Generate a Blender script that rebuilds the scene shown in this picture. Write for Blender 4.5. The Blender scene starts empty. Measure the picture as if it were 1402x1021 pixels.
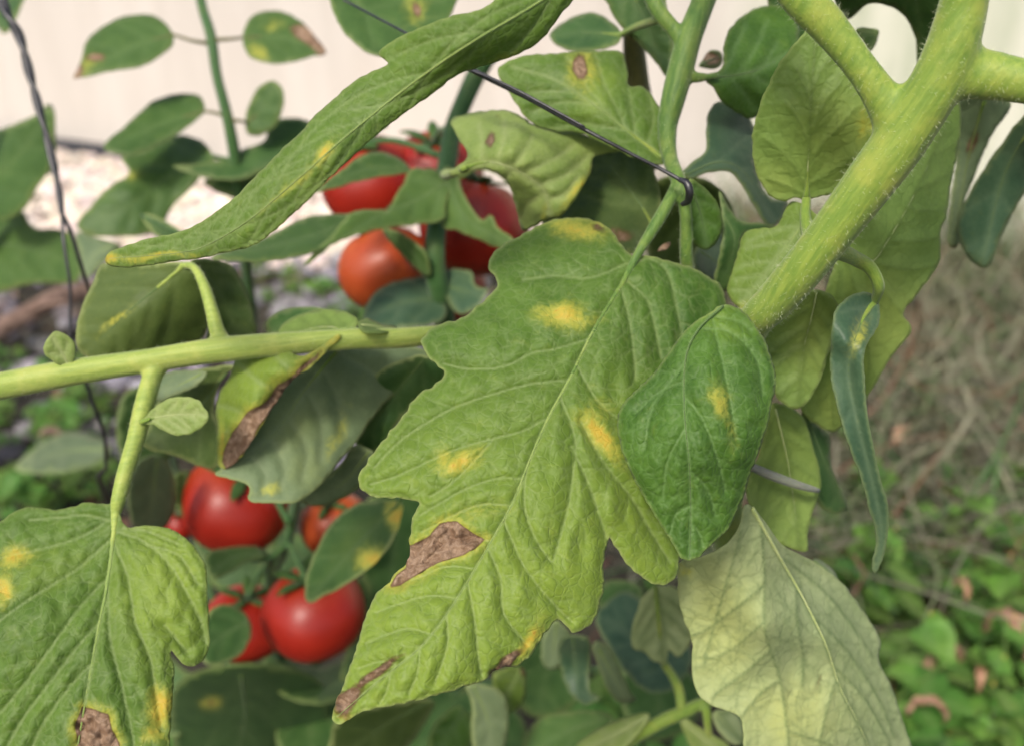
import bpy, math, random
import numpy as np
from mathutils import Vector, Matrix
from mathutils.geometry import delaunay_2d_cdt

random.seed(7)
RNG = np.random.default_rng(7)
scene = bpy.context.scene
COL = scene.collection

# ------------------------------------------------------------------ camera
CAM_H, PITCH, FPX, W0, H0 = 0.60, math.radians(25), 1347.0, 1402.0, 1021.0
cam_data = bpy.data.cameras.new('camera')
cam = bpy.data.objects.new('camera', cam_data)
COL.objects.link(cam)
cam.location = (0, 0, CAM_H)
cam.rotation_euler = (math.radians(90) - PITCH, 0, 0)
cam_data.sensor_width = 36.0
cam_data.lens = 36.0 * FPX / W0
cam_data.clip_start = 0.01
cam_data.clip_end = 300
cam_data.dof.use_dof = True
cam_data.dof.focus_distance = 0.212
cam_data.dof.aperture_fstop = 12.0
scene.camera = cam

# ------------------------------------------------------------------ sky, sun, exposure
SUN_EL, SUN_AZ = math.radians(47), math.radians(206)
world = bpy.data.worlds.new('World')
scene.world = world
world.use_nodes = True
wn = world.node_tree.nodes
sky = wn.new('ShaderNodeTexSky')
sky.sky_type = 'NISHITA'
sky.sun_disc = False
sky.sun_elevation = SUN_EL
sky.sun_rotation = SUN_AZ
sky.dust_density = 4.0
sky.air_density = 1.0
wn['Background'].inputs['Strength'].default_value = 0.10
world.node_tree.links.new(sky.outputs[0], wn['Background'].inputs['Color'])
sun_d = bpy.data.lights.new('sun', 'SUN')
sun_d.energy = 1.5
sun_d.angle = math.radians(10)
sun_d.color = (1.0, 0.94, 0.85)
sun = bpy.data.objects.new('sun', sun_d)
COL.objects.link(sun)
sdir = Vector((math.sin(SUN_AZ) * math.cos(SUN_EL), math.cos(SUN_AZ) * math.cos(SUN_EL), math.sin(SUN_EL)))
sun.rotation_euler = sdir.to_track_quat('Z', 'Y').to_euler()
sun.location = sdir * 5
scene.view_settings.view_transform = 'Standard'
scene.view_settings.look = 'None'
scene.view_settings.gamma = 1.0
scene.view_settings.use_curve_mapping = False
scene.view_settings.exposure = 0.98
scene.cycles.max_bounces = 7
scene.cycles.transmission_bounces = 6
scene.cycles.diffuse_bounces = 4
scene.cycles.use_adaptive_sampling = True
scene.cycles.adaptive_threshold = 0.02
scene.cycles.use_denoising = True

# ------------------------------------------------------------------ pixel rays to places
RIGHT = np.array([1.0, 0, 0])
FWD = np.array([0, math.cos(PITCH), -math.sin(PITCH)])
UPV = np.array([0, math.sin(PITCH), math.cos(PITCH)])
CAM = np.array([0, 0, CAM_H])


def PX(u, v, d):
    """photo pixel at depth d (metres along the view axis) -> world"""
    u = np.asarray(u, float); v = np.asarray(v, float); d = np.asarray(d, float)
    x = (u - W0 / 2) / FPX * d
    y = (H0 / 2 - v) / FPX * d
    return CAM + x[..., None] * RIGHT + y[..., None] * UPV + d[..., None] * FWD


def P1(u, v, d):
    return Vector(PX(u, v, d))


def GROUND(u, v, z=0.0):
    r = RIGHT * (u - W0 / 2) / FPX + UPV * (H0 / 2 - v) / FPX + FWD
    t = (z - CAM_H) / r[2]
    return Vector(CAM + r * t)


def pts(s):
    return np.array([[float(a) for a in p.split(',')] for p in s.split()])


# ------------------------------------------------------------------ objects
WL = {}


def thing(name, label, cat, loc, group=None):
    o = bpy.data.objects.new(name, None)
    COL.objects.link(o)
    o.location = loc
    o.empty_display_size = 0.01
    o['label'] = label
    o['category'] = cat
    if group:
        o['group'] = group
    WL[o.name] = np.array(loc, float)
    return o


def base_of(parent):
    return WL.get(parent.name, np.zeros(3)) if parent else np.zeros(3)


def mesh_obj(name, V, F, mats, parent=None, smooth=True, attrs=None, label=None, kind=None):
    me = bpy.data.meshes.new(name)
    off = base_of(parent)
    V = np.asarray(V, float) - off
    me.from_pydata([tuple(p) for p in V], [], [tuple(int(i) for i in f) for f in F])
    if smooth:
        me.polygons.foreach_set('use_smooth', [True] * len(me.polygons))
    for m in (mats if isinstance(mats, (list, tuple)) else [mats]):
        me.materials.append(m)
    if attrs:
        for k, a in attrs.items():
            at = me.attributes.new(k, 'FLOAT_COLOR', 'POINT')
            at.data.foreach_set('color', np.asarray(a, np.float32).ravel())
    me.update()
    o = bpy.data.objects.new(name, me)
    COL.objects.link(o)
    if parent:
        o.parent = parent
    WL[o.name] = off
    if label:
        o['label'] = label
    if kind:
        o['kind'] = kind
    return o


# ------------------------------------------------------------------ node materials
def new_mat(name):
    m = bpy.data.materials.new(name)
    m.use_nodes = True
    nt = m.node_tree
    return m, nt, nt.nodes['Principled BSDF'], nt.nodes['Material Output']


def N(nt, typ, **kw):
    n = nt.nodes.new(typ)
    for k, v in kw.items():
        if hasattr(n, k):
            setattr(n, k, v)
    return n


def c4(c):
    return (c[0], c[1], c[2], 1.0)


def mixc(nt, fac, a, b):
    n = nt.nodes.new('ShaderNodeMix')
    n.data_type = 'RGBA'
    for i, x in ((0, fac), (6, a), (7, b)):
        if isinstance(x, (int, float)):
            n.inputs[i].default_value = x
        elif isinstance(x, tuple):
            n.inputs[i].default_value = c4(x)
        else:
            nt.links.new(x, n.inputs[i])
    return n.outputs[2]


def math2(nt, op, a, b=None, c=None, clamp=False):
    n = nt.nodes.new('ShaderNodeMath')
    n.operation = op
    n.use_clamp = clamp
    for i, x in ((0, a), (1, b), (2, c)):
        if x is None:
            continue
        if isinstance(x, (int, float)):
            n.inputs[i].default_value = x
        else:
            nt.links.new(x, n.inputs[i])
    return n.outputs[0]


def smooth_step(nt, x, lo, hi):
    n = nt.nodes.new('ShaderNodeMapRange')
    n.interpolation_type = 'SMOOTHSTEP'
    nt.links.new(x, n.inputs[0])
    n.inputs[1].default_value = lo
    n.inputs[2].default_value = hi
    return n.outputs[0]


def noise(nt, scale, detail=3, rough=0.55, coord=None, dist=0.0):
    n = nt.nodes.new('ShaderNodeTexNoise')
    n.inputs['Scale'].default_value = scale
    n.inputs['Detail'].default_value = detail
    n.inputs['Roughness'].default_value = rough
    n.inputs['Distortion'].default_value = dist
    if coord is not None:
        nt.links.new(coord, n.inputs['Vector'])
    return n


YEL = (0.70, 0.47, 0.06)
YELO = (0.50, 0.50, 0.08)
EDGEC = (0.40, 0.46, 0.17)
BRN = (0.20, 0.115, 0.06)


def leaf_mat(name, dark, mid, lime, vein, trans=0.42, rough=0.52, bump=0.5, cell=430.0, tcol=None, spec=0.3, net=0.14, veinmix=0.5, fine=True):
    m, nt, bs, out = new_mat(name)
    tc = N(nt, 'ShaderNodeTexCoord')
    co = tc.outputs['Object']
    a1 = N(nt, 'ShaderNodeAttribute', attribute_name='la')
    a2 = N(nt, 'ShaderNodeAttribute', attribute_name='lb')
    s1 = N(nt, 'ShaderNodeSeparateColor'); nt.links.new(a1.outputs['Color'], s1.inputs[0])
    s2 = N(nt, 'ShaderNodeSeparateColor'); nt.links.new(a2.outputs['Color'], s2.inputs[0])
    n1 = noise(nt, 90, 4, 0.6, co)
    n2 = noise(nt, 1100, 2, 0.5, co)
    n3 = noise(nt, 320, 4, 0.65, co, 0.6)
    nm = math2(nt, 'ADD', math2(nt, 'MULTIPLY', n1.outputs[0], 0.75), math2(nt, 'MULTIPLY', n2.outputs[0], 0.35))
    base = mixc(nt, smooth_step(nt, nm, 0.36, 0.74), dark, mid)
    limef = math2(nt, 'MULTIPLY', s2.outputs[0], math2(nt, 'ADD', 0.55, n3.outputs[0]), clamp=True)
    base = mixc(nt, limef, base, lime)
    if fine:
        # reticulate small veins
        vo = N(nt, 'ShaderNodeTexVoronoi')
        vo.feature = 'DISTANCE_TO_EDGE'
        vo.inputs['Scale'].default_value = cell
        wob = nt.nodes.new('ShaderNodeVectorMath'); wob.operation = 'ADD'
        wn2 = noise(nt, 220, 2, 0.5, co)
        ws = nt.nodes.new('ShaderNodeVectorMath'); ws.operation = 'SCALE'
        nt.links.new(wn2.outputs[1], ws.inputs[0]); ws.inputs['Scale'].default_value = 0.004
        nt.links.new(co, wob.inputs[0]); nt.links.new(ws.outputs[0], wob.inputs[1])
        nt.links.new(wob.outputs[0], vo.inputs['Vector'])
        cellv = smooth_step(nt, vo.outputs['Distance'], 0.0, 0.16)
        base = mixc(nt, math2(nt, 'MULTIPLY', math2(nt, 'SUBTRACT', 1.0, cellv), net), base, vein)
    base = mixc(nt, math2(nt, 'MULTIPLY', s1.outputs[0], veinmix), base, vein)
    base = mixc(nt, math2(nt, 'MULTIPLY', s2.outputs[1], 0.75), base, EDGEC)
    yn = math2(nt, 'MULTIPLY_ADD', math2(nt, 'SUBTRACT', n3.outputs[0], 0.5), 0.7, s1.outputs[1])
    n5 = noise(nt, 800, 3, 0.6, co)
    yn = math2(nt, 'MULTIPLY_ADD', math2(nt, 'SUBTRACT', n5.outputs[0], 0.5), math2(nt, 'MULTIPLY', smooth_step(nt, s1.outputs[1], 0.0, 0.4), 0.9), yn)
    base = mixc(nt, math2(nt, 'MULTIPLY', smooth_step(nt, yn, 0.02, 0.75), 0.85), base, YELO)
    base = mixc(nt, math2(nt, 'MULTIPLY', smooth_step(nt, yn, 0.5, 1.25), 0.95), base, YEL)
    bn = math2(nt, 'MULTIPLY_ADD', math2(nt, 'SUBTRACT', n3.outputs[0], 0.5), 0.55, s1.outputs[2])
    bf = smooth_step(nt, bn, 0.42, 0.62)
    n4 = noise(nt, 420, 5, 0.7, co, 1.2) if fine else n3
    br = mixc(nt, smooth_step(nt, n4.outputs[0], 0.35, 0.68), (0.24, 0.145, 0.085), (0.46, 0.32, 0.21))
    speck = math2(nt, 'MULTIPLY', smooth_step(nt, n5.outputs[0], 0.60, 0.70), smooth_step(nt, s1.outputs[1], 0.55, 0.95))
    base = mixc(nt, math2(nt, 'MULTIPLY', speck, 0.6), base, (0.42, 0.20, 0.05))
    rim = math2(nt, 'MULTIPLY', smooth_step(nt, bn, 0.30, 0.46), math2(nt, 'SUBTRACT', 1.0, smooth_step(nt, bn, 0.56, 0.85)))
    base = mixc(nt, bf, base, br)
    base = mixc(nt, math2(nt, 'MULTIPLY', rim, 0.6), base, (0.13, 0.075, 0.03))
    # faint dark rim of lesion
    nt.links.new(base, bs.inputs['Base Color'])
    bs.inputs['Roughness'].default_value = rough
    bs.inputs['Specular IOR Level'].default_value = spec
    bs.inputs['Sheen Weight'].default_value = 0.06
    bs.inputs['Sheen Roughness'].default_value = 0.4
    # bump
    hb = math2(nt, 'ADD', math2(nt, 'MULTIPLY', cellv, 0.55), math2(nt, 'MULTIPLY', n2.outputs[0], 0.9)) if fine else n2.outputs[0]
    if fine:
        hb = math2(nt, 'ADD', hb, math2(nt, 'MULTIPLY', math2(nt, 'MULTIPLY', n4.outputs[0], bf), 2.0))
    bp = N(nt, 'ShaderNodeBump')
    bp.inputs['Strength'].default_value = bump
    bp.inputs['Distance'].default_value = 0.00028
    nt.links.new(hb, bp.inputs['Height'])
    nt.links.new(bp.outputs[0], bs.inputs['Normal'])
    tr = N(nt, 'ShaderNodeBsdfTranslucent')
    tcv = mixc(nt, 0.6, base, tcol or lime)
    tcv = mixc(nt, bf, tcv, (0.16, 0.08, 0.03))
    nt.links.new(tcv, tr.inputs['Color'])
    ms = N(nt, 'ShaderNodeMixShader')
    ms.inputs[0].default_value = trans
    nt.links.new(bs.outputs[0], ms.inputs[1])
    nt.links.new(tr.outputs[0], ms.inputs[2])
    nt.links.new(ms.outputs[0], out.inputs[0])
    return m


VEINC = (0.33, 0.42, 0.17)
LM = {
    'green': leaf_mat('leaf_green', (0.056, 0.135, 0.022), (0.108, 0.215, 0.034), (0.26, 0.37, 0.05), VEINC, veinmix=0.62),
    'bright': leaf_mat('leaf_bright', (0.060, 0.145, 0.020), (0.110, 0.228, 0.034), (0.21, 0.34, 0.045), (0.22, 0.36, 0.13), veinmix=0.6),
    'lime': leaf_mat('leaf_lime', (0.22, 0.32, 0.075), (0.33, 0.43, 0.12), (0.42, 0.48, 0.14), (0.48, 0.54, 0.24)),
    'pale': leaf_mat('leaf_underside_pale', (0.31, 0.39, 0.18), (0.43, 0.50, 0.25), (0.52, 0.56, 0.20), (0.12, 0.185, 0.07), trans=0.38, rough=0.6, cell=230, net=0.14, veinmix=0.9),
    'under': leaf_mat('leaf_underside', (0.14, 0.21, 0.065), (0.20, 0.28, 0.095), (0.28, 0.34, 0.1), (0.30, 0.36, 0.17), rough=0.65, fine=False),
    'yolive': leaf_mat('leaf_yellow_green', (0.18, 0.295, 0.062), (0.27, 0.405, 0.098), (0.40, 0.51, 0.125), (0.14, 0.21, 0.05), trans=0.5, cell=240, net=0.16, veinmix=0.65),
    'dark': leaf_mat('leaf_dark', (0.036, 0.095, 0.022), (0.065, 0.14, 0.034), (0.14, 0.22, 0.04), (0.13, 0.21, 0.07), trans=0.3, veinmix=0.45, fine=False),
    'blue': leaf_mat('leaf_blue_green', (0.045, 0.10, 0.052), (0.08, 0.145, 0.075), (0.14, 0.2, 0.07), (0.15, 0.22, 0.12), trans=0.28, rough=0.42, veinmix=0.45, fine=False),
    'olive': leaf_mat('leaf_olive', (0.056, 0.10, 0.022), (0.095, 0.145, 0.036), (0.16, 0.21, 0.045), (0.16, 0.22, 0.07), trans=0.35, veinmix=0.45, fine=False),
    'grey': leaf_mat('leaf_grey_green', (0.13, 0.19, 0.095), (0.19, 0.26, 0.135), (0.27, 0.33, 0.12), (0.31, 0.38, 0.21), trans=0.3, rough=0.6, veinmix=0.45, fine=False),
}


def stem_mat(name, c1, c2, c3, axis=None):
    m, nt, bs, out = new_mat(name)
    tc = N(nt, 'ShaderNodeTexCoord')
    at = N(nt, 'ShaderNodeAttribute', attribute_name='la')   # R around, G along (mm)
    sp = N(nt, 'ShaderNodeSeparateColor'); nt.links.new(at.outputs['Color'], sp.inputs[0])
    cb = N(nt, 'ShaderNodeCombineXYZ')
    if axis is None:
        nt.links.new(math2(nt, 'MULTIPLY', sp.outputs[0], 5.0), cb.inputs[0])
        nt.links.new(math2(nt, 'MULTIPLY', sp.outputs[1], 0.22), cb.inputs[1])
        nt.links.new(math2(nt, 'MULTIPLY', sp.outputs[2], 5.0), cb.inputs[2])
    else:
        ax = Vector(axis).normalized()
        b1 = ax.orthogonal().normalized(); b2 = ax.cross(b1)
        for k, (vec, sc) in enumerate(((b1, 420.0), (ax, 40.0), (b2, 420.0))):
            dt = nt.nodes.new('ShaderNodeVectorMath'); dt.operation = 'DOT_PRODUCT'
            nt.links.new(tc.outputs['Object'], dt.inputs[0]); dt.inputs[1].default_value = vec
            nt.links.new(math2(nt, 'MULTIPLY', dt.outputs['Value'], sc), cb.inputs[k])
    n1 = noise(nt, 2.2, 4, 0.6, cb.outputs[0])
    n2 = noise(nt, 130, 3, 0.6, tc.outputs['Object'])
    n3 = noise(nt, 1300, 2, 0.5, tc.outputs['Object'])
    col = mixc(nt, smooth_step(nt, n1.outputs[0], 0.33, 0.68), c1, c2)
    col = mixc(nt, math2(nt, 'MULTIPLY', smooth_step(nt, n2.outputs[0], 0.45, 0.75), 0.7), col, c3)
    nt.links.new(col, bs.inputs['Base Color'])
    bs.inputs['Roughness'].default_value = 0.55
    bs.inputs['Specular IOR Level'].default_value = 0.3
    bs.inputs['Sheen Weight'].default_value = 0.15
    bs.inputs['Subsurface Weight'].default_value = 0.25
    bs.inputs['Subsurface Radius'].default_value = (0.5, 0.6, 0.15)
    bs.inputs['Subsurface Scale'].default_value = 0.004
    bp = N(nt, 'ShaderNodeBump')
    bp.inputs['Strength'].default_value = 0.5
    bp.inputs['Distance'].default_value = 0.0004
    nt.links.new(math2(nt, 'ADD', n1.outputs[0], math2(nt, 'MULTIPLY', n3.outputs[0], 0.5)), bp.inputs['Height'])
    nt.links.new(bp.outputs[0], bs.inputs['Normal'])
    return m


SM = {
    'stem': stem_mat('stem_green', (0.13, 0.22, 0.03), (0.20, 0.28, 0.04), (0.28, 0.31, 0.05)),
    'pale': stem_mat('stem_pale', (0.22, 0.30, 0.055), (0.31, 0.38, 0.08), (0.38, 0.41, 0.10)),
    'mid': stem_mat('stem_mid', (0.065, 0.135, 0.022), (0.12, 0.20, 0.035), (0.19, 0.25, 0.05)),
    'dark': stem_mat('stem_dark', (0.03, 0.09, 0.02), (0.05, 0.12, 0.03), (0.08, 0.13, 0.03)),
    'brown': stem_mat('stem_brown_green', (0.08, 0.085, 0.02), (0.12, 0.11, 0.03), (0.14, 0.1, 0.03)),
    'rib': stem_mat('midrib', (0.17, 0.26, 0.055), (0.23, 0.31, 0.08), (0.27, 0.34, 0.09)),
    'ribdark': stem_mat('midrib_dark', (0.07, 0.13, 0.03), (0.10, 0.17, 0.04), (0.12, 0.18, 0.05)),
    'ribpale': stem_mat('midrib_pale', (0.30, 0.37, 0.12), (0.38, 0.44, 0.17), (0.42, 0.46, 0.2)),
}


def simple_mat(name, c1, c2, scale, rough=0.7, bump=0.3, bdist=0.002, detail=5, spec=0.3, attr=None):
    m, nt, bs, out = new_mat(name)
    tc = N(nt, 'ShaderNodeTexCoord')
    n1 = noise(nt, scale, detail, 0.62, tc.outputs['Object'])
    col = mixc(nt, smooth_step(nt, n1.outputs[0], 0.32, 0.68), c1, c2)
    if attr:
        a = N(nt, 'ShaderNodeAttribute', attribute_name=attr)
        mm = nt.nodes.new('ShaderNodeMix'); mm.data_type = 'RGBA'; mm.blend_type = 'MULTIPLY'
        mm.inputs[0].default_value = 1.0
        nt.links.new(col, mm.inputs[6]); nt.links.new(a.outputs['Color'], mm.inputs[7])
        col = mm.outputs[2]
    nt.links.new(col, bs.inputs['Base Color'])
    bs.inputs['Roughness'].default_value = rough
    bs.inputs['Specular IOR Level'].default_value = spec
    bp = N(nt, 'ShaderNodeBump')
    bp.inputs['Strength'].default_value = bump
    bp.inputs['Distance'].default_value = bdist
    nt.links.new(n1.outputs[0], bp.inputs['Height'])
    nt.links.new(bp.outputs[0], bs.inputs['Normal'])
    return m


HAIR = simple_mat('plant_hair', (0.6, 0.66, 0.42), (0.7, 0.74, 0.5), 50, 0.5, 0.0)
WIRE = simple_mat('wire_black', (0.010, 0.010, 0.012), (0.03, 0.03, 0.035), 300, 0.35, 0.3, 0.0003, spec=0.6)
WOOD = simple_mat('dead_wood', (0.12, 0.075, 0.055), (0.27, 0.18, 0.14), 60, 0.85, 0.8, 0.004)
DRYLEAF = simple_mat('dry_leaf', (0.26, 0.13, 0.075), (0.46, 0.29, 0.19), 130, 0.8, 0.5, 0.001)
BUDY = simple_mat('bud_yellow', (0.5, 0.38, 0.05), (0.62, 0.5, 0.1), 200, 0.6, 0.2)


# ------------------------------------------------------------------ geometry: tubes, hairs
def resample(path, n, closed=False):
    """Catmull-Rom through rows of `path`"""
    p = np.asarray(path, float)
    if closed:
        q = np.vstack([p[-1], p, p[0], p[1]])
        segs = len(p)
    else:
        q = np.vstack([2 * p[0] - p[1], p, 2 * p[-1] - p[-2]])
        segs = len(p) - 1
    dim = min(2, p.shape[1]) if p.shape[1] <= 3 else 2
    out = []
    for i in range(segs):
        p0, p1, p2, p3 = q[i], q[i + 1], q[i + 2], q[i + 3]
        for t in np.linspace(0, 1, n, endpoint=False):
            out.append(0.5 * ((2 * p1) + (-p0 + p2) * t + (2 * p0 - 5 * p1 + 4 * p2 - p3) * t * t + (-p0 + 3 * p1 - 3 * p2 + p3) * t ** 3))
    if not closed:
        out.append(p[-1])
    return np.array(out)


def tube_geo(C, R, seg=12, ridge=0.0):
    """C world centres (n,3), R radii"""
    C = np.asarray(C, float); R = np.asarray(R, float)
    n = len(C)
    T = np.gradient(C, axis=0)
    T /= np.linalg.norm(T, axis=1)[:, None] + 1e-12
    ref = np.array([0.13, -0.31, 0.94])
    if abs(T[0] @ ref) > 0.9:
        ref = np.array([1.0, 0.1, 0.1])
    a = np.cross(T[0], ref); a /= np.linalg.norm(a)
    V = []; A = []; NRM = []
    L = 0
    for i in range(n):
        a = a - T[i] * (a @ T[i]); a /= np.linalg.norm(a)
        b = np.cross(T[i], a)
        if i:
            L += np.linalg.norm(C[i] - C[i - 1])
        for k in range(seg):
            th = 2 * math.pi * k / seg
            rr = R[i] * (1 + ridge * math.sin(3 * th + 0.6))
            nv = math.cos(th) * a + math.sin(th) * b
            V.append(C[i] + rr * nv); NRM.append(nv)
            A.append((math.cos(th) * 0.5 + 0.5, L * 1000, math.sin(th) * 0.5 + 0.5, 1))
    F = []
    for i in range(n - 1):
        for k in range(seg):
            k2 = (k + 1) % seg
            F.append((i * seg + k, i * seg + k2, (i + 1) * seg + k2, (i + 1) * seg + k))
    c0 = len(V)
    V.append(C[0] - T[0] * R[0] * 0.5); A.append((.5, 0, .5, 1)); NRM.append(-T[0])
    V.append(C[-1] + T[-1] * R[-1] * 0.6); A.append((.5, L * 1000, .5, 1)); NRM.append(T[-1])
    for k in range(seg):
        k2 = (k + 1) % seg
        F.append((c0, k2, k))
        F.append((c0 + 1, (n - 1) * seg + k, (n - 1) * seg + k2))
    return np.array(V), F, np.array(A), np.array(NRM)


def hair_geo(V, F, NRM, count, lmin, lmax, rad=0.000022):
    """fine trichomes standing on quads of a tube"""
    quads = np.array([f for f in F if len(f) == 4])
    p = V[quads]
    area = np.linalg.norm(np.cross(p[:, 1] - p[:, 0], p[:, 3] - p[:, 0]), axis=1)
    idx = RNG.choice(len(quads), count, p=area / area.sum())
    s = RNG.random((count, 1)); t = RNG.random((count, 1))
    q = p[idx]
    pos = (1 - s) * (1 - t) * q[:, 0] + s * (1 - t) * q[:, 1] + s * t * q[:, 2] + (1 - s) * t * q[:, 3]
    nn = NRM[quads[idx]].mean(1)
    dr = nn + RNG.normal(0, 0.35, (count, 3))
    dr /= np.linalg.norm(dr, axis=1)[:, None]
    ln = RNG.uniform(lmin, lmax, (count, 1))
    ref = np.where(np.abs(dr[:, 2:3]) > 0.8, np.array([[1., 0, 0]]), np.array([[0, 0, 1.]]))
    a = np.cross(dr, ref); a /= np.linalg.norm(a, axis=1)[:, None]
    b = np.cross(dr, a)
    HV = np.empty((count, 4, 3))
    for k in range(3):
        th = 2 * math.pi * k / 3
        HV[:, k] = pos + rad * (math.cos(th) * a + math.sin(th) * b) - dr * 0.0001
    HV[:, 3] = pos + dr * ln
    HF = []
    for i in range(count):
        o = i * 4
        HF += [(o, o + 1, o + 3), (o + 1, o + 2, o + 3), (o + 2, o, o + 3)]
    return HV.reshape(-1, 3), HF


def stem(name, parent, rows, mat, hairs=0, hl=(0.0006, 0.0014), seg=14, n=6, label=None, ridge=0.03, world_pts=False):
    """rows: u,v,depth,radius_px (pixel radius at that depth)"""
    rows = np.asarray(rows, float)
    q = resample(rows, n)
    if world_pts:
        C = q[:, :3]; R = q[:, 3]
    else:
        C = PX(q[:, 0], q[:, 1], q[:, 2]); R = q[:, 3] * q[:, 2] / FPX
    R = R * (1 + 0.025 * np.sin(np.arange(len(R)) * 0.31 + len(rows)))
    V, F, A, NR = tube_geo(C, np.maximum(R, 1e-4), seg, ridge)
    o = mesh_obj(name, V, F, mat, parent, True, {'la': A}, label)
    if hairs:
        HV, HF = hair_geo(V, F, NR, hairs, *hl)
        mesh_obj('hairs', HV, HF, HAIR, o, False, kind='stuff')
    return o


def fused(name, parent, rows_list, mat, voxel, hairs=0, hl=(.0005, .0014), iters=4):
    """several stalks grown together into one smooth forked surface"""
    FV, FF, HV_, HF_ = [], [], [], []
    for rows in rows_list:
        q = resample(np.array(rows, float), 9)
        C = PX(q[:, 0], q[:, 1], q[:, 2]); R = q[:, 3] * q[:, 2] / FPX
        R = np.maximum(R * (1 + .03 * np.sin(np.arange(len(R)) * .23 + len(rows))), voxel * 1.2)
        tv, tf, ta, tn = tube_geo(C, R, 20, .03)
        FF += [tuple(k + len(FV) for k in f) for f in tf]
        FV += tv.tolist()
        if hairs:
            ln = np.linalg.norm(np.diff(C, axis=0), axis=1).sum()
            hv, hf = hair_geo(tv, tf, tn, int(hairs * ln * R.mean() / (.1 * .004)), *hl)
            HF_ += [tuple(k + len(HV_) for k in f) for f in hf]
            HV_ += hv.tolist()
    ob = mesh_obj(name, FV, FF, mat, parent)
    rm = ob.modifiers.new('fuse', 'REMESH'); rm.mode = 'VOXEL'; rm.voxel_size = voxel; rm.use_smooth_shade = True
    sm = ob.modifiers.new('fillet', 'SMOOTH'); sm.factor = .6; sm.iterations = iters
    if hairs:
        mesh_obj('hairs', HV_, HF_, HAIR, ob, False, kind='stuff')
    return ob


# ------------------------------------------------------------------ geometry: leaves
def seg_dist(P, poly, closed=False):
    q = np.asarray(poly, float)
    if closed:
        q = np.vstack([q, q[:1]])
    best = np.full(len(P), 1e9)
    for a, b in zip(q[:-1], q[1:]):
        ab = b - a
        L2 = ab @ ab + 1e-9
        t = np.clip(((P - a) @ ab) / L2, 0, 1)
        dd = np.hypot(P[:, 0] - a[0] - t * ab[0], P[:, 1] - a[1] - t * ab[1])
        best = np.minimum(best, dd)
    return best


def inside(P, poly):
    x, y = P[:, 0], P[:, 1]
    r = np.zeros(len(P), bool)
    j = len(poly) - 1
    for i in range(len(poly)):
        xi, yi = poly[i]; xj, yj = poly[j]
        if yi != yj:
            r ^= ((yi > y) != (yj > y)) & (x < (xj - xi) * (y - yi) / (yj - yi) + xi)
        j = i
    return r


def tps(ctrl):
    c = np.asarray(ctrl, float)
    xy = c[:, :2] / 300.0; z = c[:, 2]
    n = len(c)

    def K(a, b):
        r2 = ((a[:, None] - b[None]) ** 2).sum(-1) + 1e-12
        return 0.5 * r2 * np.log(r2)
    if n < 3:
        return lambda P: np.full(len(P), z.mean())
    A = np.zeros((n + 3, n + 3))
    A[:n, :n] = K(xy, xy) + np.eye(n) * 1e-3
    A[:n, n] = 1; A[:n, n + 1:] = xy
    A[n:, :n] = A[:n, n:].T
    w = np.linalg.lstsq(A, np.concatenate([z, np.zeros(3)]), rcond=None)[0]
    return lambda P: K(P / 300.0, xy) @ w[:n] + w[n] + (P / 300.0) @ w[n + 1:]


def auto_veins(out, mid, n=5, ang=48):
    m = resample(mid, 10)
    res = []
    for i in range(n):
        t = 0.08 + 0.78 * i / max(1, n - 1)
        k = min(len(m) - 3, int(t * (len(m) - 1)))
        d = m[k + 2] - m[k]; d /= np.hypot(*d) + 1e-9
        for sgn in (-1, 1):
            a = math.radians(ang + random.uniform(-6, 6)) * sgn
            dr = np.array([d[0] * math.cos(a) - d[1] * math.sin(a), d[0] * math.sin(a) + d[1] * math.cos(a)])
            p = m[k].copy(); line = [p.copy()]
            for s in range(80):
                p = p + dr * 6
                if not inside(p[None], out)[0]:
                    break
                line.append(p.copy())
                turn = -sgn * math.radians(1.3)
                dr = np.array([dr[0] * math.cos(turn) - dr[1] * math.sin(turn), dr[0] * math.sin(turn) + dr[1] * math.cos(turn)])
            if len(line) > 3:
                res.append(np.array(line[:max(3, int(len(line) * 0.93))]))
    return res


def vnoise(P, s, seed):
    r = np.random.default_rng(seed)
    o = np.zeros(len(P))
    for k in range(6):
        a = r.uniform(0, 6.28); f = s * r.uniform(0.6, 1.7)
        o += np.sin((P[:, 0] * math.cos(a) + P[:, 1] * math.sin(a)) * f + r.uniform(0, 6.28))
    return o / 3.0


def onto_rib(rows, ob, drop=10.0):
    """carry a stalk smoothly on into the midrib of the leaf it bears"""
    if ob.name not in RIBS:
        return rows
    rb = RIBS[ob.name]
    while len(rows) > 2 and np.hypot(rows[-1][0] - rb[0][0], rows[-1][1] - rb[0][1]) < drop:
        rows = rows[:-1]
    r0 = rows[-1][3]
    out = list(rows)
    n = len(rb)
    for f in (0.02, 0.08, 0.16, 0.26):
        k = min(n - 2, int(f * n))
        w = max(0.0, 1 - f / 0.26)
        out.append((rb[k][0], rb[k][1], rb[k][2], rb[k][3] + (max(r0 * 0.9, rb[k][3]) - rb[k][3]) * w * w))
    return out


LEAF_SEED = [0]
RIBS = {}


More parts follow.
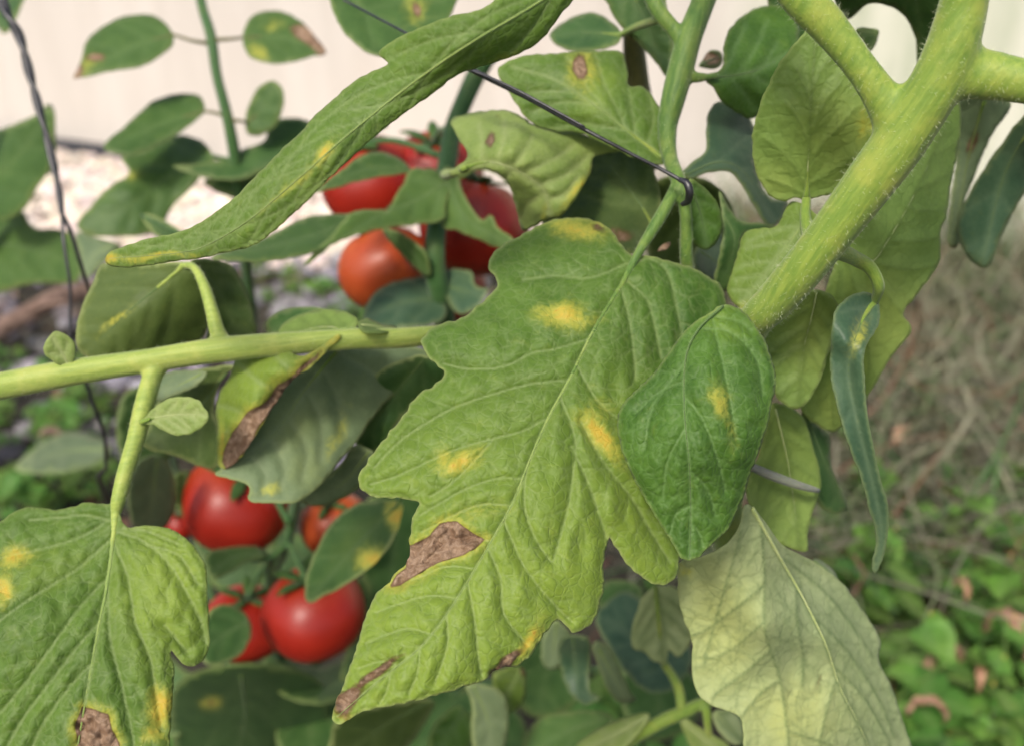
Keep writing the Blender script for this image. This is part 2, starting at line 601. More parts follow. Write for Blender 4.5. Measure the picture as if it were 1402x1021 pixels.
def leaf(parent, outline, mid, ctrl, mat='green', back='under', veins=5, spots=(), brown=(), step=7, relief=0.0007,
         fold=0.0, curl=0.0, lime=0.0, limef=None, wob=0.0006, name='leaf', label=None, rib=True, ribw=1.6,
         petiole=None, petmat='stem', vw=3.0, thick=0.00032, jag=0.7, bulge=1.0, edge=0.5, ang=48, tert=0, crease=14.0):
    LEAF_SEED[0] += 1
    sd = LEAF_SEED[0]
    o = pts(outline) if isinstance(outline, str) else np.asarray(outline, float)
    md = pts(mid) if isinstance(mid, str) else np.asarray(mid, float)
    # smooth margin
    oo = resample(o, 8, True)
    per = np.hypot(*(np.roll(oo, -1, 0) - oo).T)
    cs = np.concatenate([[0], np.cumsum(per)])
    nb = max(16, int(cs[-1] / step))
    tt = np.linspace(0, cs[-1], nb, endpoint=False)
    loop = np.vstack([oo, oo[:1]])
    B = np.stack([np.interp(tt, cs, loop[:, 0]), np.interp(tt, cs, loop[:, 1])], 1)
    if jag:
        tg = np.roll(B, -1, 0) - np.roll(B, 1, 0)
        nr = np.stack([tg[:, 1], -tg[:, 0]], 1) / (np.hypot(*tg.T)[:, None] + 1e-9)
        B = B + nr * ((vnoise(np.stack([tt, tt * 0], 1), 0.32, sd) + 0.9 * vnoise(np.stack([tt, tt * 0], 1), 0.085, sd + 3)) * jag)[:, None]
    # interior hex points
    x0, y0 = B.min(0); x1, y1 = B.max(0)
    gx = np.arange(x0, x1, step); gy = np.arange(y0, y1, step * 0.87)
    G = np.array([(x + (step / 2 if j % 2 else 0), y) for j, y in enumerate(gy) for x in gx])
    G += np.random.default_rng(sd).normal(0, step * 0.08, G.shape)
    G = G[inside(G, B)]
    if len(G):
        G = G[seg_dist(G, B, True) > step * 0.55]
    allp = np.vstack([B, G]) if len(G) else B
    r = delaunay_2d_cdt([Vector(p) for p in allp], [(i, (i + 1) % nb) for i in range(nb)], [], 1, 1e-4)
    P = np.array([tuple(p) for p in r[0]])
    F = [f for f in r[2]]
    # veins
    if isinstance(veins, int):
        vl = auto_veins(B, md, veins, ang) if veins else []
    else:
        vl = [resample(pts(v) if isinstance(v, str) else v, 4) for v in veins]
    tl = []
    if tert:
        rt = random.Random(sd)
        for v in vl + [resample(md, 6)]:
            L = np.concatenate([[0], np.cumsum(np.hypot(*np.diff(v, axis=0).T))])
            pos = tert * rt.uniform(.4, .9); sg = 1
            while pos < L[-1] - 4:
                k = min(len(v) - 2, int(np.searchsorted(L, pos)))
                k = max(k, 1)
                d0 = v[k + 1 if k + 1 < len(v) else k] - v[k - 1]; d0 = d0 / (np.hypot(*d0) + 1e-9)
                p0_ = np.array([np.interp(pos, L, v[:, 0]), np.interp(pos, L, v[:, 1])])
                a_ = sg * math.radians(rt.uniform(42, 66)); ln = rt.uniform(.9, 1.9) * tert
                dr = np.array([d0[0] * math.cos(a_) - d0[1] * math.sin(a_), d0[0] * math.sin(a_) + d0[1] * math.cos(a_)])
                b_ = np.array([-dr[1], dr[0]]) * rt.uniform(-.2, .2)
                line = np.array([p0_ + dr * ln * f + b_ * ln * math.sin(f * 3.1) for f in (0, .33, .66, 1)])
                tl.append(line)
                if rt.random() < .7:
                    a2 = -sg * math.radians(rt.uniform(40, 70))
                    d2 = np.array([dr[0] * math.cos(a2) - dr[1] * math.sin(a2), dr[0] * math.sin(a2) + dr[1] * math.cos(a2)])
                    tl.append(np.array([line[2], line[2] + d2 * ln * .35, line[2] + d2 * ln * .6 + dr * ln * .1]))
                pos += tert * rt.uniform(.55, 1.0); sg = -sg
    ms = resample(md, 5)
    dm = seg_dist(P, ms)
    dv = dm.copy()
    vein = np.exp(-(dm / (vw * 1.5)) ** 2)
    for v in vl:
        dd = seg_dist(P, v)
        dv = np.minimum(dv, dd)
        vein = np.maximum(vein, 0.8 * np.exp(-(dd / vw) ** 2))
    dt = np.full(len(P), 99.0)
    for v in tl:
        lo, hi = v.min(0) - 12, v.max(0) + 12
        mk = np.where((P[:, 0] > lo[0]) & (P[:, 0] < hi[0]) & (P[:, 1] > lo[1]) & (P[:, 1] < hi[1]))[0]
        if len(mk):
            dt[mk] = np.minimum(dt[mk], seg_dist(P[mk], v))
    vein = np.maximum(vein, 0.42 * np.exp(-(dt / (vw * .7)) ** 2))
    de = seg_dist(P, B, True)
    edg = np.exp(-(de / 2.5) ** 2) * edge
    D = tps(ctrl)
    W = crease
    gap = np.minimum(dv, de * 1.3)
    h = relief * (bulge * (1 - np.exp(-(gap / W) ** 2)) - 0.45 * np.exp(-(dv / (vw * 1.4)) ** 2) - 0.22 * np.exp(-(dt / (vw * 1.5)) ** 2))
    # puckering between veins
    h += (relief if relief > 0 else relief * 0.35) * 0.45 * vnoise(P, 0.14, sd + 50) * (1 - np.exp(-(gap / 12) ** 2))
    h += wob * vnoise(P, 0.02, sd + 90)
    h += fold * np.minimum(dm, 120) / 100.0
    h += curl * np.exp(-(de / 22) ** 2)
    # lesions and yellowing
    yel = np.zeros(len(P)); brn = np.zeros(len(P)); lim = np.full(len(P), float(lime))
    wp = P + np.stack([vnoise(P, 0.09, sd + 7), vnoise(P, 0.09, sd + 8)], 1) * 4
    for (kind, cx, cy, rx, ry, rot, st) in spots:
        a = math.radians(rot)
        qx = ((wp[:, 0] - cx) * math.cos(a) + (wp[:, 1] - cy) * math.sin(a)) / rx
        qy = (-(wp[:, 0] - cx) * math.sin(a) + (wp[:, 1] - cy) * math.cos(a)) / ry
        g = st * np.exp(-(qx ** 2 + qy ** 2) * 0.9)
        if kind == 'y':
            yel = np.maximum(yel, g)
        elif kind == 'b':
            brn = np.maximum(brn, g)
        else:
            lim = np.maximum(lim, g)
    for poly in brown:
        bp = pts(poly)
        sdv = seg_dist(wp, bp, True) * np.where(inside(wp, bp), 1, -1)
        brn = np.maximum(brn, np.clip(0.62 + sdv / 7.0, 0, 1))
        yel = np.maximum(yel, np.clip(0.62 + sdv / 30.0, 0, 0.62))
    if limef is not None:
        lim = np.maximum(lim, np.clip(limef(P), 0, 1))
    h += np.clip(brn, 0, 1) * (0.0009 * vnoise(P, 0.22, sd + 31) + 0.0005 * vnoise(P, 0.5, sd + 32) - 0.0006)
    d = D(P) - h
    V = PX(P[:, 0], P[:, 1], d)
    # front faces the viewer side
    f0 = np.array(F)
    nrm = np.cross(V[f0[:, 1]] - V[f0[:, 0]], V[f0[:, 2]] - V[f0[:, 0]])
    if (nrm * (CAM - V[f0[:, 0]])).sum() < 0:
        F = [tuple(reversed(f)) for f in F]
    la = np.stack([vein, yel, brn, np.ones(len(P))], 1)
    lb = np.stack([lim, edg, np.zeros(len(P)), np.ones(len(P))], 1)
    mats = [LM[mat], LM[back], LM[mat]]
    ob = mesh_obj(name, V, F, mats, parent, True, {'la': la, 'lb': lb}, label)
    so = ob.modifiers.new('thickness', 'SOLIDIFY')
    so.thickness = thick
    so.offset = -1
    so.material_offset = 1
    so.material_offset_rim = 2
    if rib:
        mr = resample(md, 8)
        keep = inside(mr, B)
        mr = mr[keep] if keep.sum() > 5 else mr
        sink = (abs(relief) * 0.35 + ribw * 0.3 * D(mr) / FPX) if relief > 0 else -ribw * 0.35 * D(mr) / FPX
        dmr = D(mr) + sink - wob * vnoise(mr, 0.02, sd + 90)
        t = 0.18 + 0.82 * np.linspace(1, 0, len(mr)) ** 1.4
        RIBS[ob.name] = np.stack([mr[:, 0], mr[:, 1], dmr, ribw * t], 1)
        Vr, Fr, Ar, Nr = tube_geo(PX(mr[:, 0], mr[:, 1], dmr), ribw * t * dmr / FPX, 8)
        mesh_obj('midrib', Vr, Fr, SM['ribdark' if mat in ('dark', 'blue', 'olive', 'bright') else 'ribpale' if mat in ('pale', 'lime', 'yolive') else 'rib'], ob, True, {'la': Ar})
    if petiole is not None:
        pr = [tuple(p) for p in petiole]
        if np.hypot(pr[0][0] - md[0][0], pr[0][1] - md[0][1]) < np.hypot(pr[-1][0] - md[0][0], pr[-1][1] - md[0][1]):
            pr = pr[::-1]
        stem('petiole', ob, onto_rib(pr, ob), SM[petmat], seg=10)
    return ob


# ================================================================== THE PLACE
def struct(name, V, F, mat, smooth=False, **kw):
    o = mesh_obj(name, V, F, mat, None, smooth, kind='structure', **kw)
    return o


SOIL = simple_mat('soil', (0.014, 0.013, 0.009), (0.06, 0.052, 0.036), 14, 0.95, 0.9, 0.02, 8)
gv, gf = [], []
xs = np.concatenate([[-60, -20, -6], np.arange(-3, 3.01, 0.06), [6, 20, 60]])
ys = np.concatenate([[-60, -20, -5, -1], np.arange(0.2, 3.2, 0.06), [6, 20, 60]])
for y in ys:
    for x in xs:
        near = abs(x) < 3.01 and 0.15 < y < 3.2
        gv.append((x, y, (0.012 * math.sin(x * 7 + y * 3) * math.sin(y * 9 - x * 2) + random.uniform(-.006, .006)) if near else 0.0))
nx = len(xs)
for j in range(len(ys) - 1):
    for i in range(nx - 1):
        gf.append((j * nx + i, j * nx + i + 1, (j + 1) * nx + i + 1, (j + 1) * nx + i))
struct('ground', gv, gf, SOIL, True)


# cream wall behind the bed
def wall_material():
    m, nt, bs, out = new_mat('wall_cream')
    tc = N(nt, 'ShaderNodeTexCoord')
    mp = N(nt, 'ShaderNodeMapping')
    mp.inputs['Scale'].default_value = (9.0, 9.0, 1.2)
    nt.links.new(tc.outputs['Object'], mp.inputs[0])
    n1 = noise(nt, 1.3, 5, 0.6, mp.outputs[0])
    n2 = noise(nt, 1.6, 4, 0.6, tc.outputs['Object'])
    sx = N(nt, 'ShaderNodeSeparateXYZ'); nt.links.new(tc.outputs['Object'], sx.inputs[0])
    col = mixc(nt, smooth_step(nt, n1.outputs[0], 0.3, 0.7), (0.49, 0.455, 0.41), (0.55, 0.515, 0.47))
    col = mixc(nt, math2(nt, 'MULTIPLY', smooth_step(nt, n2.outputs[0], 0.5, 0.8), 0.35), col, (0.6, 0.52, 0.45))
    # algae-stained stretch of the sheeting
    g = mixc(nt, smooth_step(nt, n1.outputs[0], 0.35, 0.65), (0.40, 0.43, 0.32), (0.58, 0.58, 0.48))
    col = mixc(nt, smooth_step(nt, sx.outputs[0], 1.70, 1.90), col, g)
    nt.links.new(col, bs.inputs['Base Color'])
    bs.inputs['Roughness'].default_value = 0.75
    bp = N(nt, 'ShaderNodeBump'); bp.inputs['Strength'].default_value = 0.3; bp.inputs['Distance'].default_value = 0.01
    nt.links.new(n1.outputs[0], bp.inputs['Height']); nt.links.new(bp.outputs[0], bs.inputs['Normal'])
    return m


WA, WB = GROUND(120, 208), GROUND(1300, 345)
WDIR = (WB - WA).normalized()
WANG = math.atan2(WDIR.y, WDIR.x)
WN = Vector((WDIR.y, -WDIR.x, 0))          # towards the bed
HX, TH, TOP = 4.0, .12, 1.6
wv = [(-HX, 0, -0.05), (HX, 0, -0.05), (HX, 0, TOP), (-HX, 0, TOP), (-HX, TH, -0.05), (HX, TH, -0.05), (HX, TH, TOP), (-HX, TH, TOP)]
wf = [(0, 1, 2, 3), (5, 4, 7, 6), (4, 0, 3, 7), (1, 5, 6, 2), (3, 2, 6, 7), (4, 5, 1, 0)]
wall = mesh_obj('garden_wall', wv, wf, wall_material(), None, False)
wall.location = (WA.x, WA.y, 0)
wall.rotation_euler = (0, 0, WANG)
wall['label'] = 'plain cream coloured wall behind the tomato bed'
wall['category'] = 'wall'


def before_wall(x, y):
    return (Vector((x, y, 0)) - Vector((WA.x, WA.y, 0))).dot(WN) > .01


def along_wall(t, off, z):
    p = WA + WDIR * t + WN * off
    return (p.x, p.y, z)


# black hose lying along the foot of the wall
hose = stem('garden_hose', None, [(*along_wall(t, .05 + .02 * math.sin(t * 3), .022), .02) for t in (-1.5, -1.0, -.5, 0, .3, .6, .9)], WIRE, world_pts=True)
hose['label'] = 'thick black hose lying along the foot of the cream wall'
hose['category'] = 'hose'


# gravel
def scatter_pebbles(name, n, area, size, mat, label, tint):
    ico = [(0, 0, 1), (.9, 0, .45), (.28, .85, .45), (-.72, .53, .45), (-.72, -.53, .45), (.28, -.85, .45), (.72, .53, -.45), (-.28, .85, -.45), (-.9, 0, -.45), (-.28, -.85, -.45), (.72, -.53, -.45), (0, 0, -1)]
    fc = [(0, 1, 2), (0, 2, 3), (0, 3, 4), (0, 4, 5), (0, 5, 1), (1, 6, 2), (2, 7, 3), (3, 8, 4), (4, 9, 5), (5, 10, 1), (6, 7, 2), (7, 8, 3), (8, 9, 4), (9, 10, 5), (10, 6, 1), (11, 7, 6), (11, 8, 7), (11, 9, 8), (11, 10, 9), (11, 6, 10)]
    ico = np.array(ico)
    V, F, A = [], [], []
    for i in range(n):
        p = area()
        while not before_wall(p[0], p[1]):
            p = area()
        s = random.uniform(*size)
        sc = np.array([s * random.uniform(.7, 1.3), s * random.uniform(.7, 1.3), s * random.uniform(.45, .8)])
        a = random.uniform(0, 6.28)
        q = ico * sc * (1 + RNG.normal(0, .12, (12, 1)))
        q = np.stack([q[:, 0] * math.cos(a) - q[:, 1] * math.sin(a), q[:, 0] * math.sin(a) + q[:, 1] * math.cos(a), q[:, 2]], 1)
        o = len(V) * 1
        V.extend((q + np.array([p[0], p[1], sc[2] * .5])).tolist())
        F.extend([(x + o, y + o, z + o) for x, y, z in fc])
        t = tint()
        A.extend([(t[0], t[1], t[2], 1)] * 12)
    o = mesh_obj(name, V, F, mat, None, True, {'tint': A}, label, 'stuff')
    o['category'] = name
    return o


PEB = simple_mat('pebble', (0.75, 0.75, 0.75), (0.95, 0.95, 0.95), 60, 0.8, 0.4, 0.003, attr='tint')


def tint_white():
    k = random.uniform(.55, .95)
    return (k, k * random.uniform(.80, .92), k * random.uniform(.66, .82))


def tint_grey():
    k = random.uniform(.08, .4)
    return (k, k * random.uniform(.88, .97), k * random.uniform(.9, 1.12))


scatter_pebbles('gravel', 5200, lambda: (random.uniform(-2.3, .6), random.uniform(1.75, 2.95)), (.012, .026), PEB, 'pale pinkish white gravel strip in front of the wall', tint_white)
scatter_pebbles('stones', 1500, lambda: (random.uniform(-1.6, .4), random.uniform(1.0, 1.95)), (.010, .024), PEB, 'grey and purplish stones scattered over the dark soil', tint_grey)

# fallen branch
a = GROUND(-160, 490, .06); b = GROUND(40, 428, .06); c = GROUND(120, 397, .06); e = GROUND(330, 372, .02)
br = thing('fallen_branch', 'brown dead branch lying on the soil beside the black wire', 'branch', (b.x, b.y, 0))
stem('wood', br, [(a.x, a.y, .012, .016), (b.x, b.y, .058, .015), (c.x, c.y, .058, .014), (e.x, e.y, .010, .011)], WOOD, world_pts=True)
stem('twig', br, [(b.x, b.y, .062, .005), (b.x + .05, b.y - .03, .085, .004), (b.x + .09, b.y - .04, .09, .002)], WOOD, world_pts=True, seg=6)


# dry grass and litter on the right
def strips(name, n, gen, mat, label, attr_tint, cat):
    V, F, A = [], [], []
    for i in range(n):
        pth, w = gen()
        o = len(V)
        k = len(pth)
        t = attr_tint()
        side = np.cross(pth[-1] - pth[0], [0, 0, 1.0]) + RNG.normal(0, .02, 3)
        side /= np.linalg.norm(side) + 1e-9
        for j, p in enumerate(pth):
            ww = w * (1 - 0.75 * j / (k - 1))
            V.append(p - side * ww); V.append(p + side * ww)
            A += [(t[0], t[1], t[2], 1)] * 2
        for j in range(k - 1):
            F.append((o + 2 * j, o + 2 * j + 1, o + 2 * j + 3, o + 2 * j + 2))
    ob = mesh_obj(name, V, F, mat, None, True, {'tint': A}, label, 'stuff')
    ob['category'] = cat
    return ob


def dry_gen():
    y = random.uniform(0.75, 2.2)
    x = random.uniform(0.22, 1.25) * (0.55 + 0.35 * y)
    if not before_wall(x, y):
        return dry_gen()
    L = random.uniform(.08, .3); a = random.uniform(0, 6.28); c = random.uniform(-14, 14)
    p = np.array([x, y, random.uniform(0, .02)])
    out = [p.copy()]
    up = random.uniform(.2, 1.3)
    for j in range(6):
        p = p + np.array([math.cos(a), math.sin(a), up]) * L / 6
        a += c * L / 6; up -= random.uniform(.1, .4)
        if p[2] < .004:
            p[2] = .004; up = abs(up) * .3
        out.append(p.copy())
    return out, random.uniform(.0010, .0032)


def dry_tint():
    k = random.random()
    if k < .5:
        c = (.22, .21, .14)
    elif k < .8:
        c = (.13, .155, .075)
    elif k < .92:
        c = (.17, .085, .05)
    else:
        c = (.06, .14, .04)
    f = random.uniform(.6, 1.3)
    return tuple(v * f for v in c)


GRASSM = simple_mat('dry_grass', (0.85, 0.85, 0.85), (1, 1, 1), 80, 0.8, 0.1, attr='tint')
strips('dry_grass', 7000, dry_gen, GRASSM, 'tangled brown and olive dry grass covering the soil', dry_tint, 'grass')


def litter_gen():
    y = random.uniform(0.7, 2.6)
    x = random.uniform(-1.2, 1.3) * (0.5 + 0.35 * y)
    if not before_wall(x, y):
        return litter_gen()
    a = random.uniform(0, 6.28); L = random.uniform(.015, .035)
    p = np.array([x, y, random.uniform(.006, .02)])
    return [p + np.array([math.cos(a), math.sin(a), 0.25 * math.sin(j)]) * L * j / 4 for j in range(5)], random.uniform(.004, .009)


def litter_tint():
    f = random.uniform(.5, 1.2)
    return tuple(v * f for v in random.choice([(.18, .08, .05), (.22, .15, .1), (.12, .1, .06)]))


strips('leaf_litter', 900, litter_gen, GRASSM, 'small reddish brown dead leaves littering the soil', litter_tint, 'leaf litter')


# ---- weeds: one plant of each kind with parts, then copies
def small_leaf_mesh(name, length, width, mat, cup=0.12, teeth=0.0):
    V, F, A, B = [], [], [], []
    n = 7
    for i in range(n + 1):
        t = i / n
        w = width * (math.sin(math.pi * t ** 0.8) ** 0.8) * (1 + teeth * (i % 2)) if 0 < i < n else 0.0006
        z = -cup * length * t * t + 0.02 * math.sin(t * 9) * length
        for s, zz in ((-1, .18), (-.5, .05), (0, 0), (.5, .05), (1, .18)):
            V.append((s * w, t * length, z + zz * w))
            A.append((1.0 if s == 0 else 0.05, 0, 0, 1)); B.append((0.25 * t, 0, 0, 1))
    for i in range(n):
        for k in range(4):
            o = i * 5 + k
            F.append((o, o + 1, o + 6, o + 5))
    me = bpy.data.meshes.new(name)
    me.from_pydata(V, [], F)
    me.polygons.foreach_set('use_smooth', [True] * len(F))
    me.materials.append(mat)
    for k, a in (('la', A), ('lb', B)):
        at = me.attributes.new(k, 'FLOAT_COLOR', 'POINT')
        at.data.foreach_set('color', np.array(a, np.float32).ravel())
    return me


WEEDM = [leaf_mat('leaf_weed_deep', (0.05, 0.17, 0.03), (0.10, 0.27, 0.05), (0.22, 0.38, 0.06), (0.2, 0.33, 0.1), trans=0.45, fine=False), leaf_mat('leaf_weed_soft', (0.08, 0.18, 0.035), (0.16, 0.29, 0.06), (0.32, 0.4, 0.08), (0.25, 0.35, 0.12), trans=0.45, fine=False), leaf_mat('leaf_weed', (0.08, 0.24, 0.04), (0.18, 0.40, 0.07), (0.38, 0.50, 0.09), (0.2, 0.33, 0.1), trans=0.45, fine=False)]
weed_leaves = [small_leaf_mesh('weed_leaf_mesh_a', .038, .012, WEEDM[0], .15, .12),
               small_leaf_mesh('weed_leaf_mesh_b', .030, .013, WEEDM[2], .25, .0),
               small_leaf_mesh('weed_leaf_mesh_c', .045, .010, WEEDM[1], .10, .2)]


def make_weed(kind, nl, h, buds, rs):
    r = random.Random(rs)
    t = thing('weed_plant', 'leafy green weed', 'weed', (0, 0, 0))
    stems = []
    for s in range(3 if nl > 8 else 2):
        a = r.uniform(0, 6.28); ln = h * r.uniform(.7, 1.1)
        tip = (math.cos(a) * ln * .45, math.sin(a) * ln * .45, ln)
        stems.append(tip)
        stem('stem', t, [(0, 0, -.01, .0016), (tip[0] * .4, tip[1] * .4, ln * .55, .0013), (tip[0], tip[1], ln, .0008)], SM['mid'], world_pts=True, seg=6, n=4)
    for i in range(nl):
        tip = stems[i % len(stems)]
        f = r.uniform(.25, 1.0)
        bx = tip[0] * (.4 * f / .55 if f < .55 else .4 + (f - .55) / .45 * .6)
        by = tip[1] * (.4 * f / .55 if f < .55 else .4 + (f - .55) / .45 * .6)
        o = bpy.data.objects.new('leaf', weed_leaves[(kind + (i % 5 == 0)) % 3])
        COL.objects.link(o); o.parent = t
        o.location = (bx, by, tip[2] * f)
        o.rotation_euler = (r.uniform(-.35, .6), r.uniform(-.5, .5), i * 2.4 + r.uniform(-.5, .5))
        s = r.uniform(.7, 1.25); o.scale = (s, s, s)
    for i in range(buds):
        tip = stems[i % len(stems)]
        ico = np.array([(0, 0, 1), (.9, 0, 0), (0, .9, 0), (-.9, 0, 0), (0, -.9, 0), (0, 0, -1.0)]) * r.uniform(.0012, .0024)
        q = ico + np.array([tip[0] + r.uniform(-.015, .015), tip[1] + r.uniform(-.015, .015), tip[2] + r.uniform(-.004, .008)])
        mesh_obj('flower_bud', q, [(0, 1, 2), (0, 2, 3), (0, 3, 4), (0, 4, 1), (5, 2, 1), (5, 3, 2), (5, 4, 3), (5, 1, 4)], BUDY, t)
    return t


def copy_tree(o, parent=None):
    c = o.copy()
    COL.objects.link(c)
    c.parent = parent
    for ch in list(o.children):
        copy_tree(ch, c)
    return c


protos = [make_weed(0, 12, .09, 0, 1), make_weed(1, 14, .11, 2, 2), make_weed(2, 10, .07, 0, 3)]
WLAB = ['low green weed with toothed leaves', 'bushy green weed with tiny yellow buds', 'low green weed with long narrow leaves']
WGRP = ['toothed weeds', 'budding weeds', 'narrow leaved weeds']
spots_w = []
rr = random.Random(5)
ZONES = ['in the dense patch beyond the pale drooping leaf', 'at the edge of the dry grass', 'on the stony soil below the dead branch', 'in the shade under the tomato foliage', 'on the gravel edge behind the level stem']
for i in range(175):     # thick patch, lower right
    spots_w.append((rr.uniform(1120, 1470), rr.uniform(800, 1120), rr.choice([0, 0, 1, 2, 2]), 0))
for i in range(46):
    spots_w.append((rr.uniform(1120, 1430), rr.uniform(680, 820), rr.choice([0, 1, 2]), 1))
for i in range(40):      # left side behind the stem
    spots_w.append((rr.uniform(-60, 190), rr.uniform(500, 740), rr.choice([0, 2, 2]), 2))
for i in range(26):      # under the tomato plants
    spots_w.append((rr.uniform(250, 1120), rr.uniform(820, 1130), rr.choice([0, 0, 2]), 3))
for i in range(14):
    spots_w.append((rr.uniform(330, 520), rr.uniform(395, 470), rr.choice([0, 2]), 4))
used = [False] * 3
for (u, v, k, zn) in spots_w:
    g = GROUND(u, v)
    o = protos[k] if not used[k] else copy_tree(protos[k])
    used[k] = True
    o.location = (g.x, g.y, 0.004)
    s = rr.choice([.32, .4, .48, .58, .75]) * rr.uniform(.85, 1.15)
    o.scale = (s, s, s * rr.uniform(.7, 1.5))
    o.rotation_euler = (rr.uniform(-.25, .25), rr.uniform(-.25, .25), rr.uniform(0, 6.28))
    o['label'] = WLAB[k] + ' ' + ZONES[zn]
    o['group'] = WGRP[k] + ' ' + ZONES[zn]
    o['category'] = 'weed'

# dried curled leaves among the weeds
for i, (u, v, s, rz) in enumerate([(1295, 900, .035, .4), (1378, 865, .04, 2.0), (1345, 910, .02, 1.2), (1272, 960, .026, 2.8), (1235, 590, .03, .8), (1320, 790, .022, 1.6)]):
    g = GROUND(u, v, .105)
    V, F = [], []
    for a in range(9):
        th = -1.9 + a * .475
        for b in range(5):
            w = (b - 2) / 2
            k = s * .5 * (1 - .12 * abs(w) * a / 4)
            x = math.sin(th) * k; z = math.cos(th) * k + s * .5
            yy = w * s * (.17 + .05 * math.sin(a * 2.1 + i)) * math.sin(math.pi * (a + .6) / 9.2)
            x += s * .05 * math.sin(a * 1.7 + b * 2.3 + i); z += s * .07 * math.sin(a * 2.3 + b * 1.9 + i * 2)
            V.append((g.x + x * math.cos(rz) - yy * math.sin(rz), g.y + x * math.sin(rz) + yy * math.cos(rz), .08 + z + .12 * s * w * w))
    for a in range(8):
        for b in range(4):
            o = a * 5 + b
            F.append((o, o + 1, o + 6, o + 5))
    ob = mesh_obj('dried_leaf', V, F, DRYLEAF, None)
    so = ob.modifiers.new('thickness', 'SOLIDIFY'); so.thickness = .0006
    ob['label'] = 'curled pinkish tan dried leaf lying among the weeds'
    ob['category'] = 'dried leaf'
    ob['group'] = 'dried leaves among the weeds'


def ground_tail(rows_last_world, gx, gy):
    return [rows_last_world, ((rows_last_world[0] + gx) / 2, (rows_last_world[1] + gy) / 2, rows_last_world[2] * .45, rows_last_world[3] * 1.1), (gx, gy, -.02, rows_last_world[3] * 1.2)]


def mixed_stem(name, parent, rows, tail, mat, **kw):
    """pixel rows followed by world rows (x,y,z,r) so the stem really stands on the ground"""
    w = []
    for (u, v, d, r) in rows:
        p = P1(u, v, d)
        w.append((p.x, p.y, p.z, r * d / FPX))
    return stem(name, parent, w + list(tail), mat, world_pts=True, **kw)


# ================================================================== thick stemmed plant on the right
g = GROUND(1080, 1250)
right_plant = thing('tomato_plant', 'tomato plant with a thick hairy pale green forked stem and drooping yellowish leaves', 'tomato plant', (g.x, g.y, 0))
TH_AX = P1(1062, 412, .226) - P1(1300, 70, .19)
THICK = stem_mat('stem_thick', (0.14, 0.23, 0.032), (0.23, 0.31, 0.05), (0.32, 0.355, 0.062), axis=TH_AX)
fork_rows = [
    [(1500, -560, .20, 10), (1450, -430, .188, 22), (1390, -270, .180, 31), (1345, -120, .180, 35), (1328, -40, .184, 35), (1319, 10, .187, 35), (1302, 70, .190, 37), (1274, 130, .194, 40), (1236, 190, .199, 39),
     (1195, 245, .204, 37), (1150, 305, .210, 35), (1105, 362, .217, 32), (1062, 412, .226, 29), (1030, 446, .235, 27), (1010, 500, .255, 26)],
    [(860, -360, .225, 9), (940, -230, .205, 22), (1010, -130, .196, 31), (1060, -60, .194, 33), (1095, -5, .195, 30), (1130, 32, .196, 27), (1165, 75, .197, 25), (1198, 120, .198, 26), (1222, 160, .1995, 30), (1232, 190, .2015, 30)],
    [(1850, 150, .215, 8), (1700, 160, .197, 18), (1570, 146, .187, 27), (1470, 125, .186, 31), (1420, 116, .188, 32), (1380, 108, .190, 33), (1340, 102, .192, 35), (1308, 104, .193, 37), (1285, 118, .194, 34)]]
fork_rows = [[(a_, b_, c_, d_ * .94) for (a_, b_, c_, d_) in rws] for rws in fork_rows]
fused('forked_stem', right_plant, fork_rows, THICK, .0009, hairs=1100, iters=12)
mixed_stem('lower_stem', right_plant, [(1022, 462, .24, 26), (1008, 515, .262, 26), (990, 640, .30, 24), (1010, 780, .35, 22), (1060, 920, .42, 20)],
           ground_tail((*P1(1080, 1040, .50), 17 * .5 / FPX), g.x, g.y), SM['stem'])

# heart-shaped leaf seen from below, between the forks
leaf(right_plant, '1118,32 1093,54 1065,90 1043,136 1031,179 1031,215 1038,243 1054,268 1072,275 1090,272 1104,274 1120,270 1165,258 1195,225 1215,190 1212,145 1180,95 1140,52',
     '1104,274 1106,235 1108,195 1111,130 1118,34', [(1104, 274, .238), (1118, 32, .222), (1031, 200, .236), (1215, 190, .226), (1110, 150, .226)], 'yolive', 'green',
     veins=['1105,262 1085,225 1060,200 1045,190', '1106,240 1120,205 1150,175 1170,150', '1108,200 1090,160 1075,140', '1108,190 1130,140 1150,115', '1106,255 1140,235 1170,215', '1104,268 1075,255 1050,245', '1110,140 1098,110 1090,95', '1111,130 1125,95 1138,80'],
     spots=[('y', 1186, 170, 13, 26, 10, .55), ('l', 1150, 190, 60, 70, 0, .7), ('l', 1060, 250, 40, 30, 0, .7)], step=3.2, relief=-.0005, vw=1.7, tert=24, petiole=[(1104, 270, .2385, 7), (1103, 300, .235, 8), (1112, 335, .228, 10), (1125, 345, .222, 12)], edge=.7)
